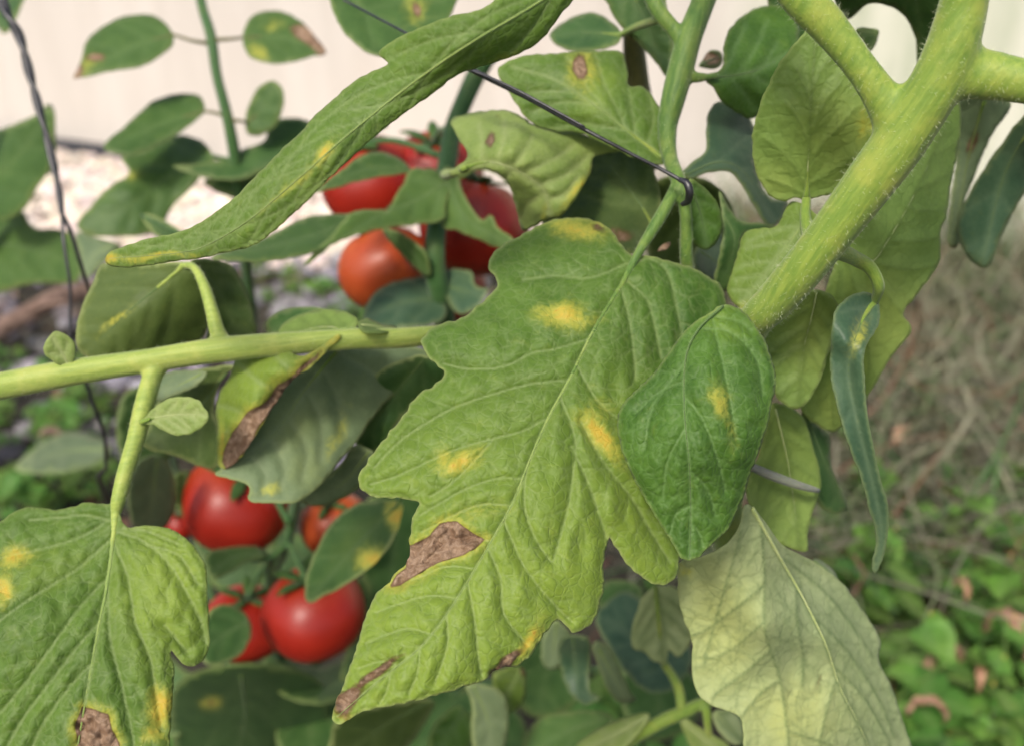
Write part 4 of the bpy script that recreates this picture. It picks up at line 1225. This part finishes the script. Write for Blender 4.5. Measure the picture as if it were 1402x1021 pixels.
# ================================================================== sprig of paired leaflets, upper left
g = GROUND(330, 560)
sprig = thing('tomato_sprig', 'upright tomato sprig of paired rounded leaflets against the cream wall', 'tomato sprig', (g.x, g.y, 0))
mixed_stem('main_stem', sprig, [(265, -80, .46, 6), (275, 0, .455, 6.5), (289, 50, .45, 7), (297, 103, .45, 7), (310, 154, .452, 7.5), (321, 209, .458, 8), (330, 270, .47, 8), (338, 370, .50, 8)], ground_tail((*P1(345, 470, .58), 8 * .58 / FPX), g.x, g.y), SM['dark'], hairs=600, hl=(.0004, .0009), seg=10)
leaf(sprig, '99,108 110,86 120,55 147,33 178,21 206,21 223,29 237,46 235,64 219,77 192,91 147,99 113,106', '237,48 180,65 102,106', [(237, 48, .45), (100, 107, .44), (178, 21, .462), (190, 92, .44)], 'dark', 'under', veins=4, lime=.25, spots=[('y', 116, 93, 12, 24, 40, .45), ('b', 128, 79, 14, 6, 0, 1.1), ('b', 104, 102, 7, 14, 40, 1.0)], step=6, relief=.001, edge=.3, petiole=[(287, 60, .45, 3), (262, 56, .447, 2.2), (232, 48, .45, 2.2)], petmat='brown')
leaf(sprig, '447,73 435,55 418,34 394,19 367,15 343,24 333,45 334,65 346,81 374,88 405,84 429,78', '333,52 385,52 444,72', [(333, 52, .45), (446, 72, .445), (370, 16, .46), (370, 88, .44)], 'dark', 'under', veins=4, lime=.25, spots=[('b', 424, 52, 28, 10, 38, 1.3), ('b', 440, 67, 14, 8, 40, 1.2), ('y', 352, 74, 8, 16, -30, .6), ('y', 378, 32, 16, 8, 0, .35)], step=6, relief=.001, edge=.3, petiole=[(293, 55, .45, 3), (315, 54, .447, 2.2), (340, 51, .45, 2.2)], petmat='brown')
leaf(sprig, '280,152 278,137 267,129 240,129 213,137 192,153 168,175 142,199 154,210 185,210 219,196 254,176 272,162', '279,153 220,170 146,202', [(279, 153, .455), (144, 202, .44), (240, 129, .465), (220, 196, .445)], 'dark', 'under', veins=4, lime=.15, step=7, relief=.001, edge=.3, petiole=[(309, 160, .453, 3), (295, 155, .452, 2.2), (274, 152, .455, 2.2)], petmat='brown')
leaf(sprig, '340,185 336,165 341,141 357,118 377,111 388,127 388,147 377,171 358,186', '340,168 362,145 378,114', [(340, 170, .455), (378, 113, .45), (388, 145, .45)], 'dark', 'under', veins=3, step=7, lime=.1, relief=.001, petiole=[(314, 165, .453, 3), (328, 166, .452, 2.2), (345, 163, .454, 2.2)], petmat='brown')
leaf(sprig, '289,208 274,192 247,185 219,194 192,209 165,214 178,237 151,254 130,278 104,310 137,324 192,322 222,308 236,283 256,263 276,242 292,224', '290,214 235,240 180,280 115,312', [(290, 214, .462), (110, 312, .45), (230, 190, .48), (230, 295, .46), (180, 255, .455)], 'dark', 'under', veins=5, lime=.2, spots=[('y', 176, 240, 12, 8, 0, .5)], step=7, relief=.001, petiole=[(323, 220, .46, 3), (305, 217, .46, 2.5), (282, 216, .462, 2.2)], petmat='dark')
leaf(sprig, '237,227 291,222 330,206 363,192 367,172 394,161 426,168 440,190 420,215 377,225 343,243 302,246 260,238', '322,222 285,230 240,228', [(322, 222, .46), (240, 228, .45), (430, 180, .47), (330, 245, .455)], 'dark', 'under', veins=3, step=7, relief=.001)
leaf(sprig, '280,246 340,240 400,222 450,215 430,250 380,268 340,275 300,265', '330,235 380,245 440,225', [(330, 236, .47), (440, 225, .48), (330, 275, .47)], 'dark', 'under', veins=3, step=8, relief=.001)
leaf(sprig, '195,295 215,297 250,316 262,322 240,332 215,325 202,312', '197,297 225,315 258,323', [(197, 297, .43), (258, 323, .42), (215, 328, .425)], 'dark', 'grey', veins=2, step=5, edge=1.2, petiole=[(256, 322, .42, 3), (300, 310, .44, 3), (332, 290, .47, 4)], petmat='dark')
leaf(sprig, '105,318 135,326 168,337 150,352 130,372 114,382 108,350', '165,338 135,345 114,372', [(165, 338, .47), (112, 375, .46), (108, 320, .48)], 'grey', 'grey', veins=2, step=7)

# left border plant
g = GROUND(-60, 600)
edgep = thing('tomato_seedling', 'broad dark tomato leaves rising behind the twisted black wire', 'tomato plant', (g.x, g.y, 0))
mixed_stem('main_stem', edgep, [(-40, 150, .52, 8), (-30, 260, .54, 9), (-25, 360, .58, 9)], ground_tail((*P1(-40, 480, .66), 9 * .66 / FPX), g.x, g.y), SM['dark'], seg=10)
leaf(edgep, '-30,190 0,178 48,158 68,147 74,165 70,226 52,254 34,285 10,300 -30,290', '-35,260 20,220 66,152', [(-30, 250, .54), (66, 150, .50), (40, 280, .52), (0, 180, .54)], 'dark', 'under', veins=4, lime=.15, step=8, relief=.001)
leaf(edgep, '-40,270 0,280 30,290 48,312 89,316 112,345 104,386 50,388 -40,396', '-30,330 40,340 105,360', [(-30, 330, .58), (105, 360, .54), (40, 300, .56), (30, 388, .56)], 'dark', 'under', veins=4, lime=.25, step=8, relief=.001)
leaf(edgep, '0,2 12,-10 34,-20 30,10 8,45 0,40 -20,20', '-10,30 28,-15', [(-10, 30, .50), (28, -15, .50), (20, 20, .49)], 'dark', 'under', veins=2, step=7, petiole=[(-8, 30, .50, 3), (-25, 90, .51, 3), (-40, 155, .52, 4)], petmat='dark')
leaf(edgep, '60,150 70,143 76,160 76,215 66,240 60,200', '68,238 70,148', [(68, 238, .52), (70, 148, .53), (76, 180, .53)], 'grey', 'grey', veins=0, step=6)

# leaf at the top edge beside the strap leaf
tp = P1(540, -60, .34)
topleaf = thing('tomato_leaf', 'dark tomato leaf with a rusty spot hanging above the long folded leaf', 'leaf', (tp.x, tp.y, tp.z))
leaf(topleaf, '447,-30 451,0 461,27 481,55 516,76 560,70 600,45 622,10 625,-40 540,-80', '460,-30 500,15 560,45 610,60', [(450, -20, .33), (515, 75, .315), (620, 10, .33), (540, -60, .34)], 'dark', 'under', veins=4, lime=.15, spots=[('b', 569, 14, 7, 13, 0, .85), ('y', 569, 14, 14, 20, 0, .5)], step=6, relief=.0008, name='blade')
stem('petiole', topleaf, [(465, -25, .331, 4), (470, -90, .33, 5), (560, -190, .315, 6), (700, -250, .295, 6), (815, -235, .275, 7)], SM['mid'])


# ================================================================== tomatoes
def tomato_mat(name, c1, c2, c3):
    m, nt, bs, out = new_mat(name)
    tc = N(nt, 'ShaderNodeTexCoord')
    n1 = noise(nt, 28, 4, 0.55, tc.outputs['Object'])
    n2 = noise(nt, 600, 2, 0.5, tc.outputs['Object'])
    sx = N(nt, 'ShaderNodeSeparateXYZ'); nt.links.new(tc.outputs['Object'], sx.inputs[0])
    col = mixc(nt, smooth_step(nt, n1.outputs[0], .3, .7), c1, c2)
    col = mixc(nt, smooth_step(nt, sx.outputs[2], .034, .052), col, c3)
    nt.links.new(col, bs.inputs['Base Color'])
    bs.inputs['Roughness'].default_value = 0.40
    bs.inputs['Specular IOR Level'].default_value = 0.38
    bs.inputs['Subsurface Weight'].default_value = 0.15
    bs.inputs['Subsurface Radius'].default_value = (1.0, .25, .1)
    bs.inputs['Subsurface Scale'].default_value = .004
    bp = N(nt, 'ShaderNodeBump'); bp.inputs['Strength'].default_value = .08; bp.inputs['Distance'].default_value = .0004
    nt.links.new(n2.outputs[0], bp.inputs['Height']); nt.links.new(bp.outputs[0], bs.inputs['Normal'])
    return m


TRED = tomato_mat('tomato_red', (0.235, 0.011, 0.005), (0.33, 0.019, 0.008), (0.36, 0.05, 0.012))
TORA = tomato_mat('tomato_orange', (0.34, 0.05, 0.012), (0.42, 0.085, 0.018), (0.42, 0.12, 0.022))


def tomato(u, v, d, rpx, mat, label, tilt=(0.2, 0.1, 0.0), squash=.88, join=None):
    R = rpx * d / FPX
    c = PX(u, v, d)
    M = Matrix.Rotation(tilt[2], 3, 'Z') @ Matrix.Rotation(tilt[1], 3, 'Y') @ Matrix.Rotation(tilt[0], 3, 'X')
    M = np.array(M)
    base = c - np.array([0, 0, R])
    t = thing('tomato', label, 'tomato', base)
    V, F = [], []
    nu, nv = 40, 24
    for j in range(nv + 1):
        ph = math.pi * j / nv
        for i in range(nu):
            th = 2 * math.pi * i / nu
            s = math.sin(ph); z = math.cos(ph)
            rib = 1 + .018 * math.cos(5 * th + u) * s
            dip = -.20 * math.exp(-(s / .28) ** 2) if z > 0 else -.05 * math.exp(-(s / .25) ** 2)
            zz = (z * (1 + dip)) * squash
            V.append(M @ (np.array([s * rib * math.cos(th), s * rib * math.sin(th), zz]) * R) + c)
    for j in range(nv):
        for i in range(nu):
            F.append((j * nu + i, (j + 1) * nu + i, (j + 1) * nu + (i + 1) % nu, j * nu + (i + 1) % nu))
    mesh_obj('fruit', V, F, mat, t)
    top = c + M @ (np.array([0, 0, .70 * R]))
    upv = M @ np.array([0, 0, 1.0])
    cv, cf = [], []
    disc = mesh_obj('calyx', *disc_geo(top + upv * R * .03, M, R * .16), LM['dark'], t, True, {'la': np.tile([0, 0, 0, 1.], (26, 1)), 'lb': np.tile([0, 0, 0, 1.], (26, 1))})
    for k in range(5):
        a = k * 1.2566 + u
        SV, SF = [], []
        for i in range(7):
            tt = i / 6
            rr_ = R * (.10 + .62 * tt)
            w = R * .11 * math.sin(math.pi * min(1, tt * .85 + .15)) ** .8 + R * .004
            z = R * (.74 + .10 * math.sin(tt * 2.2) + .05 * tt * (k % 2))
            for s in (-1, 0, 1):
                x = rr_ * math.cos(a) - s * w * math.sin(a); y = rr_ * math.sin(a) + s * w * math.cos(a)
                SV.append(M @ np.array([x, y, z + (.03 * R if s else 0)]) + c)
        for i in range(6):
            for s in range(2):
                o = i * 3 + s
                SF.append((o, o + 1, o + 4, o + 3))
        so_ = mesh_obj('sepal', SV, SF, LM['dark'], disc, True, {'la': np.tile([0, 0, 0, 1.], (21, 1)), 'lb': np.tile([.1, 0, 0, 1.], (21, 1))})
        md_ = so_.modifiers.new('thickness', 'SOLIDIFY'); md_.thickness = .0005
    pt = top + upv * R * .1
    end = PX(*join) if join is not None else pt + np.array([0, .01, .02])
    mid = pt * .5 + end * .5 + upv * R * .22
    stem('pedicel', t, [(*pt, .0016), (*mid, .0014), (*end, .0017)], SM['dark'], world_pts=True, seg=8)
    return t


def disc_geo(c, M, r):
    V = [c + M @ np.array([0, 0, r * .25])]
    F = []
    n = 25
    for i in range(n):
        a = 2 * math.pi * i / n
        V.append(c + M @ np.array([r * math.cos(a), r * math.sin(a), 0]))
    for i in range(n):
        F.append((0, 1 + i, 1 + (i + 1) % n))
    return V, F


J1 = (606, 250, .40)
tomato(648, 312, .425, 76, TRED, 'ripe red tomato touching the edge of the large spotted leaf', (-.2, .25, .3), join=J1)
tomato(527, 368, .42, 66, TORA, 'orange unripe tomato, lowest of the upper bunch', (-.3, -.3, .1), join=J1)
tomato(596, 240, .46, 66, TRED, 'red tomato at the top of the upper bunch beside the dark stem', (.3, .0, .1), join=(618, 190, .425))
tomato(508, 250, .455, 70, TRED, 'red tomato partly hidden behind the long folded leaf', (.2, -.3, .1), join=(606, 215, .42))
tomato(600, 385, .485, 66, TRED, 'shaded red tomato at the back of the upper bunch', (.1, .1, .1), join=(600, 320, .43))
J2 = (392, 742, .44)
tomato(325, 688, .45, 74, TRED, 'glossy red tomato, highest of the lower bunch', (.3, .35, .1), join=(396, 715, .43))
tomato(430, 838, .44, 71, TRED, 'large round red tomato below the variegated leaf', (.0, -.12, .1), join=J2)
tomato(337, 852, .475, 57, TRED, 'dark red tomato tucked beside the large round one', (.1, .15, .4), join=J2)
tomato(458, 716, .475, 48, TORA, 'orange red tomato behind the variegated leaf', (.2, -.1, .1), join=(404, 700, .43))

# upper fruit bunch stalk with its leaves
g = GROUND(620, 720)
truss = thing('fruit_truss', 'dark green tomato stalk carrying the upper bunch of tomatoes and ragged leaves', 'tomato stalk', (g.x, g.y, 0))
mixed_stem('main_stem', truss, [(690, 40, .40, 12), (654, 99, .405, 13), (636, 137, .405, 13), (620, 178, .405, 13), (612, 225, .40, 13), (603, 265, .395, 13), (597, 310, .39, 14), (595, 366, .39, 15), (606, 420, .40, 15), (612, 480, .43, 14)], ground_tail((*P1(620, 560, .52), 13 * .52 / FPX), g.x, g.y), SM['dark'], hairs=600, hl=(.0004, .001))
leaf(truss, '561,233 579,231 611,236 620,250 611,278 606,301 561,308 517,314 464,331 440,348 414,366 430,345 455,322 479,293 508,287 532,286 540,271 549,257', '612,250 570,275 510,300 420,362', [(612, 250, .382), (418, 364, .335), (560, 234, .385), (600, 300, .375), (500, 300, .36)], 'dark', 'under', lime=.35, veins=4, step=5, relief=.0008, edge=.5, wob=.001)
leaf(truss, '608,232 626,238 633,263 649,289 660,302 673,294 680,311 703,328 686,340 655,329 625,315 604,305', '612,250 640,300 695,332', [(612, 245, .382), (700, 330, .36), (630, 310, .375)], 'dark', 'under', lime=.4, veins=3, step=5, relief=.0008, edge=.5)
leaf(truss, '614,238 640,226 670,222 705,235 726,262 716,280 690,246 655,232 630,245', '614,240 670,228 720,268', [(614, 240, .385), (720, 270, .33), (670, 224, .36)], 'green', 'under', lime=.4, veins=2, step=5, relief=.0006, edge=.4)
leaf(truss, '523,314 545,318 568,332 585,350 588,380 567,367 540,338', '526,316 560,340 586,376', [(526, 316, .385), (586, 376, .385), (568, 333, .38)], 'dark', 'under', lime=.2, veins=2, step=5)
leaf(truss, '428,263 470,231 499,211 530,209 563,232 538,240 493,247 455,259', '560,231 500,232 432,262', [(560, 231, .39), (432, 262, .36), (500, 212, .385)], 'dark', 'under', veins=3, lime=.15, step=6, relief=.0008, edge=.5)
leaf(truss, '290,352 350,331 400,306 430,296 484,292 500,300 455,334 430,346 380,356 330,357', '490,298 420,325 300,351', [(490, 296, .37), (300, 351, .32), (430, 297, .36), (430, 345, .34)], 'dark', 'grey', veins=4, lime=.15, step=6, relief=.0008, edge=.5)
leaf(truss, '496,436 508,406 530,390 560,381 588,380 603,400 610,435 570,448 520,448', '598,410 550,415 500,435', [(598, 410, .395), (500, 435, .38), (560, 382, .40), (560, 445, .375)], 'blue', 'under', veins=3, step=6)
leaf(truss, '604,372 643,371 651,392 668,395 655,420 628,430 612,410', '606,390 660,405', [(606, 390, .395), (665, 400, .38), (640, 372, .39)], 'blue', 'under', veins=2, step=6)

# lower bunch stalk with its leaves
g = GROUND(380, 1040)
truss2 = thing('fruit_truss', 'green tomato stalk carrying the lower bunch of tomatoes, variegated yellow edged leaf', 'tomato stalk', (g.x, g.y, 0))
mixed_stem('main_stem', truss2, [(470, 560, .36, 9), (440, 610, .38, 8), (412, 660, .41, 8), (402, 700, .43, 8), (396, 730, .44, 8), (384, 760, .452, 9), (372, 800, .475, 9)], ground_tail((*P1(385, 930, .56), 9 * .56 / FPX), g.x, g.y), SM['dark'])
leaf(truss2, '423,824 417,806 420,783 432,753 452,718 473,698 499,686 532,684 548,689 550,703 540,733 526,756 502,780 473,800 443,816', '545,690 490,745 424,820', [(545, 690, .34), (424, 820, .35), (450, 718, .355), (505, 778, .335)], 'dark', 'under', lime=.1, veins=4, spots=[('y', 541, 702, 11, 18, 0, 1.1), ('y', 508, 765, 18, 14, -30, 1.1), ('l', 490, 740, 50, 24, -45, .5)], step=5, relief=.0006, edge=1.0,
     petiole=[(543, 692, .341, 3), (550, 660, .345, 4), (500, 600, .355, 5), (470, 562, .36, 6)], petmat='mid', label='oval green leaf variegated with yellow along one edge')
leaf(truss2, '284,755 317,748 352,747 366,760 340,767 314,784 292,793 282,777', '362,756 320,762 288,785', [(362, 756, .43), (288, 785, .40), (317, 748, .42)], 'dark', 'under', veins=3, step=6, lime=.1)
leaf(truss2, '280,850 293,830 317,827 338,842 345,865 334,890 314,904 288,910 270,890', '340,850 305,870 276,892', [(340, 850, .41), (276, 892, .39), (310, 828, .41)], 'dark', 'under', veins=3, step=6, edge=.8)
leaf(truss2, '240,650 262,645 270,670 262,712 248,705 236,680', '255,648 252,708', [(255, 648, .44), (252, 708, .44), (268, 675, .445)], 'dark', 'under', veins=2, step=7)
leaf(truss2, '176,660 190,632 215,622 236,640 240,690 226,722 200,725 180,712', '215,625 205,720', [(215, 625, .40), (205, 720, .41), (238, 680, .42)], 'grey', 'grey', veins=3, step=7)
tomato(246, 716, .50, 24, TRED, 'small red tomato peeping beside the grey green leaf', (.1, .1, .1), join=(262, 690, .45))
tomato_pedunc = stem('side_stalk', truss2, [(392, 745, .44, 6), (370, 762, .435, 6), (345, 765, .432, 5)], SM['dark'], seg=8)

# dark low foliage below the fruit
g = GROUND(330, 1130)
low = thing('tomato_plant', 'shaded dark green tomato foliage below the lower tomatoes, one orange fleck', 'tomato plant', (g.x, g.y, 0))
mixed_stem('main_stem', low, [(330, 930, .52, 8), (335, 980, .53, 8)], ground_tail((*P1(335, 1060, .57), 9 * .57 / FPX), g.x, g.y), SM['dark'])
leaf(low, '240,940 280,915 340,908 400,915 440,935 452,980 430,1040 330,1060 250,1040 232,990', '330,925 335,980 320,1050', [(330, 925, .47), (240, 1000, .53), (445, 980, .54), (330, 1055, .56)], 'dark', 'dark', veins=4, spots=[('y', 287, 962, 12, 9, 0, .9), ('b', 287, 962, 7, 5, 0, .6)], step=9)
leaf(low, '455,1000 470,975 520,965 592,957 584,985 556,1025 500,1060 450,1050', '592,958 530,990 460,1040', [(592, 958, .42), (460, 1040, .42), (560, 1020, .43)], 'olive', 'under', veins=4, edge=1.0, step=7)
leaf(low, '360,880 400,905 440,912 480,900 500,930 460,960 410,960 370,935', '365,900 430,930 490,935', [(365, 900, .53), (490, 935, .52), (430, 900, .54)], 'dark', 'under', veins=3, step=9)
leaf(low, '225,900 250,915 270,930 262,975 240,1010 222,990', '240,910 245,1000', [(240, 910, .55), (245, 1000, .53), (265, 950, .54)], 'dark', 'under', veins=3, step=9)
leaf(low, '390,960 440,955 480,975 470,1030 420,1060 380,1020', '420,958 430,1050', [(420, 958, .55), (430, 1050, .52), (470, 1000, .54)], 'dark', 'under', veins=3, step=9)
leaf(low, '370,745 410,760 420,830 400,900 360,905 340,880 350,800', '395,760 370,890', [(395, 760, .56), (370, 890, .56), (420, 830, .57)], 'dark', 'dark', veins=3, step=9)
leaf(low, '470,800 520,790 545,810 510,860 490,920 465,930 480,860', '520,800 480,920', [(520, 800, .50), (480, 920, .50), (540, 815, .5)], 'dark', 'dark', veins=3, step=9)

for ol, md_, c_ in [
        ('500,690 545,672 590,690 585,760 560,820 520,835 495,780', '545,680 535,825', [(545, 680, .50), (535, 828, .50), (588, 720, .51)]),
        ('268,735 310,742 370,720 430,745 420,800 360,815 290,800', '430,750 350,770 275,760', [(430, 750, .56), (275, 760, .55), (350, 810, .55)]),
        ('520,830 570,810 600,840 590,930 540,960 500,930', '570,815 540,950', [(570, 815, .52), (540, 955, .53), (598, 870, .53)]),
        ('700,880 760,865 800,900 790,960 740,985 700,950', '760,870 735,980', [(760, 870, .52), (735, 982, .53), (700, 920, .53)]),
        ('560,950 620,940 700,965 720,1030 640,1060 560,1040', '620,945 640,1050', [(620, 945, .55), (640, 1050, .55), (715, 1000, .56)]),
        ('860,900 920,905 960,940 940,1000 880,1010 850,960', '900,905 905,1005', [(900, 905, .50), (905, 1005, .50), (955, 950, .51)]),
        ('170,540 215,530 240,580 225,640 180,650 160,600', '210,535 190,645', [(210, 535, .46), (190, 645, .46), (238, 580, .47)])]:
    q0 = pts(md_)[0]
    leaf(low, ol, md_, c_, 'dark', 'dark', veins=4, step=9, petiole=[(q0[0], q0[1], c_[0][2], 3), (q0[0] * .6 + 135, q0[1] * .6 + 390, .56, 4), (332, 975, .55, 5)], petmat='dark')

# ================================================================== low shoot under the big leaf (bottom centre)
g = GROUND(860, 1150)
lowc = thing('tomato_shoot', 'low tomato shoot with pale drooping leaves below the large spotted leaf', 'tomato shoot', (g.x, g.y, 0))
mixed_stem('main_stem', lowc, [(990, 955, .36, 7), (962, 962, .355, 8), (934, 975, .352, 9), (908, 986, .352, 9), (857, 1016, .36, 9), (820, 1050, .38, 9)], ground_tail((*P1(830, 1100, .46), 10 * .46 / FPX), g.x, g.y), SM['stem'], hairs=300)
stem('side_stem', lowc, [(934, 975, .352, 7), (931, 950, .354, 7), (924, 930, .358, 6), (905, 900, .37, 5)], SM['stem'])
stem('side_stem', lowc, [(955, 964, .354, 7), (966, 970, .353, 6.5), (969, 992, .354, 5), (972, 1015, .36, 5)], SM['stem'])
leaf(lowc, '864,866 870,844 880,818 898,803 924,804 945,820 950,850 945,880 936,892 926,899 914,888 912,906 896,904 880,891 867,888', '898,806 905,850 908,900', [(900, 805, .34), (908, 902, .35), (866, 870, .35), (945, 860, .345)], 'pale', 'green', veins=4, step=5, relief=-.0006, edge=.5, label='pale leaf with a notched lower edge', petiole=[(906, 896, .352, 3), (908, 906, .362, 4), (915, 918, .365, 5)])
leaf(lowc, '787,1024 821,996 857,980 888,975 884,990 860,1018 820,1040', '888,980 850,1000 795,1030', [(888, 980, .352), (795, 1030, .36), (850, 980, .36)], 'lime', 'under', veins=4, step=5, edge=.4)
leaf(lowc, '930,984 942,984 961,998 993,1016 1005,1040 960,1040 940,1010', '934,986 965,1012 1000,1036', [(934, 986, .352), (1000, 1036, .36), (940, 1020, .355)], 'lime', 'under', veins=3, step=5)
leaf(lowc, '978,974 1004,974 1018,990 1016,1018 994,1012 980,992', '980,976 1014,1012', [(980, 976, .345), (1014, 1012, .35), (1015, 985, .35)], 'pale', 'green', veins=2, step=5)
leaf(lowc, '815,844 850,810 880,820 930,860 948,905 922,942 895,949 877,940 857,920 839,894', '940,900 890,880 830,848', [(820, 846, .41), (930, 860, .42), (900, 946, .395), (857, 918, .395)], 'blue', 'grey', veins=4, edge=.5, step=6)
leaf(lowc, '638,938 655,935 686,945 696,975 688,1030 650,1035 646,965', '648,938 668,985 668,1030', [(648, 938, .37), (668, 1030, .38), (695, 975, .38)], 'grey', 'green', veins=3, edge=.8, step=6, lime=.2)
leaf(lowc, '676,922 716,915 720,955 698,975 680,952', '712,918 688,960', [(712, 918, .39), (688, 962, .39), (716, 950, .395)], 'green', 'under', veins=2, step=6, lime=.5, spots=[('b', 722, 918, 14, 12, 0, .7)])
leaf(lowc, '765,900 770,872 803,872 808,892 806,942 820,955 800,964 778,946', '785,874 790,958', [(785, 874, .36), (795, 960, .37), (768, 900, .375), (806, 900, .37)], 'blue', 'grey', veins=2, edge=.45, step=5, fold=.01)
leaf(lowc, '742,874 760,848 782,872 768,912 744,910', '762,850 756,908', [(762, 850, .38), (756, 910, .39), (780, 880, .385)], 'grey', 'green', veins=2, step=6)
leaf(lowc, '812,886 832,884 862,945 870,957 848,962 830,940', '820,888 856,956', [(820, 888, .36), (856, 958, .38), (860, 930, .375)], 'grey', 'green', veins=2, step=6)
leaf(lowc, '720,1030 735,985 790,972 838,978 830,1010 790,1040', '830,982 780,1000 730,1030', [(830, 980, .40), (730, 1030, .41), (780, 1035, .40)], 'dark', 'under', veins=3, step=7, lime=.2)
leaf(lowc, '600,985 630,965 650,990 640,1030 600,1040 585,1015', '635,970 600,1030', [(635, 970, .46), (600, 1030, .46), (640, 1010, .465)], 'bright', 'under', veins=3, step=8)
leaf(lowc, '820,800 865,795 880,815 850,850 825,850', '870,800 830,840', [(870, 800, .44), (830, 845, .44), (825, 805, .45)], 'dark', 'under', veins=2, step=8)

# ================================================================== wires
w1 = P1(97, 480, .36)
wl = thing('twisted_wire', 'twisted black wire hanging down at the left, crossing behind the level stem', 'wire', (w1.x, w1.y, 0))
wrows = [(-10, -60, .36, 7), (5, 8, .36, 7.5), (27, 51, .36, 7), (41, 103, .36, 6.5), (55, 154, .36, 6), (75, 233, .36, 5.5), (84, 285, .36, 4.5), (91, 350, .36, 4), (96, 420, .362, 3.8), (100, 490, .365, 3.8), (122, 535, .37, 4.5), (138, 580, .38, 4.5), (146, 640, .40, 4)]
q = resample(np.array(wrows), 10)
for k, ph in enumerate((0, math.pi)):
    rows = []
    for i, r in enumerate(q):
        a = i * .33 + ph
        rows.append((r[0] + math.cos(a) * r[3] * .45, r[1], r[2] + math.sin(a) * r[3] * .45 * r[2] / FPX, r[3] * .62))
    if k == 0:
        mixed_stem('strand', wl, rows, ground_tail((*P1(150, 700, .48), 4 * .48 / FPX), -.21, .62), WIRE, seg=8, n=2)
    else:
        rows = rows[:62] + [(97, 318, .362, 3.0), (107, 350, .365, 3), (118, 385, .37, 2.6), (124, 405, .38, 2.2)]
        stem('strand', wl, rows, WIRE, seg=8, n=2)
w2 = P1(88, 600, .8)
peg = GROUND(90, 700)
pg = thing('wire_peg', 'thin dark wire peg standing in the weeds with a rusty tip', 'peg', (peg.x, peg.y, 0))
stem('shaft', pg, [(peg.x, peg.y, -.02, .0022), (peg.x - .002, peg.y, .05, .0022), (peg.x + .001, peg.y, .10, .002)], WIRE, world_pts=True, seg=8)
stem('tip', pg, [(peg.x - .008, peg.y, .098, .003), (peg.x + .004, peg.y, .103, .0045), (peg.x + .018, peg.y, .094, .002)], WOOD, world_pts=True, seg=8)

w3 = P1(941, 262, .243)
tie = thing('tie_wire', 'straight thin black wire tied to the shoot above the spotted leaf', 'wire', (w3.x, w3.y, w3.z))
stem('strand', tie, [(470, 0, .30, 1.6), (560, 48, .272, 2.0), (640, 93, .256, 3.8), (720, 133, .25, 3.6), (790, 172, .245, 3.0), (860, 209, .2425, 2.6), (905, 232, .242, 2.6), (936, 250, .241, 3), (944, 262, .241, 3)], WIRE, seg=8)
stem('strand', tie, [(640, 94, .2535, 2.2), (700, 120, .249, 2.2), (760, 152, .2455, 2.0), (800, 174, .243, 1.6)], WIRE, seg=8)
stem('knot', tie, [(930, 246, .2395, 3.5), (940, 251, .2385, 5), (944, 262, .2385, 5.5), (942, 275, .2405, 5), (934, 280, .2425, 3.5)], WIRE, seg=10)

# grey green leaf lying in the bed at left
lay = GROUND(95, 690)
lone = thing('tomato_leaf', 'pale blue grey leaf above the weeds beside the wire peg', 'leaf', (lay.x, lay.y, 0))
leaf(lone, '20,640 60,605 100,590 140,600 150,620 120,640 60,648', '150,615 90,618 25,640', [(148, 615, .66), (22, 640, .62), (100, 590, .68), (70, 648, .62)], 'grey', 'grey', veins=3, step=10, lime=0, name='blade')
mixed_stem('stalk', lone, [(146, 616, .662, 3), (165, 640, .68, 3.5)], ground_tail((*P1(170, 690, .72), 4 * .72 / FPX), lay.x + .06, lay.y + .03), SM['mid'], seg=8)
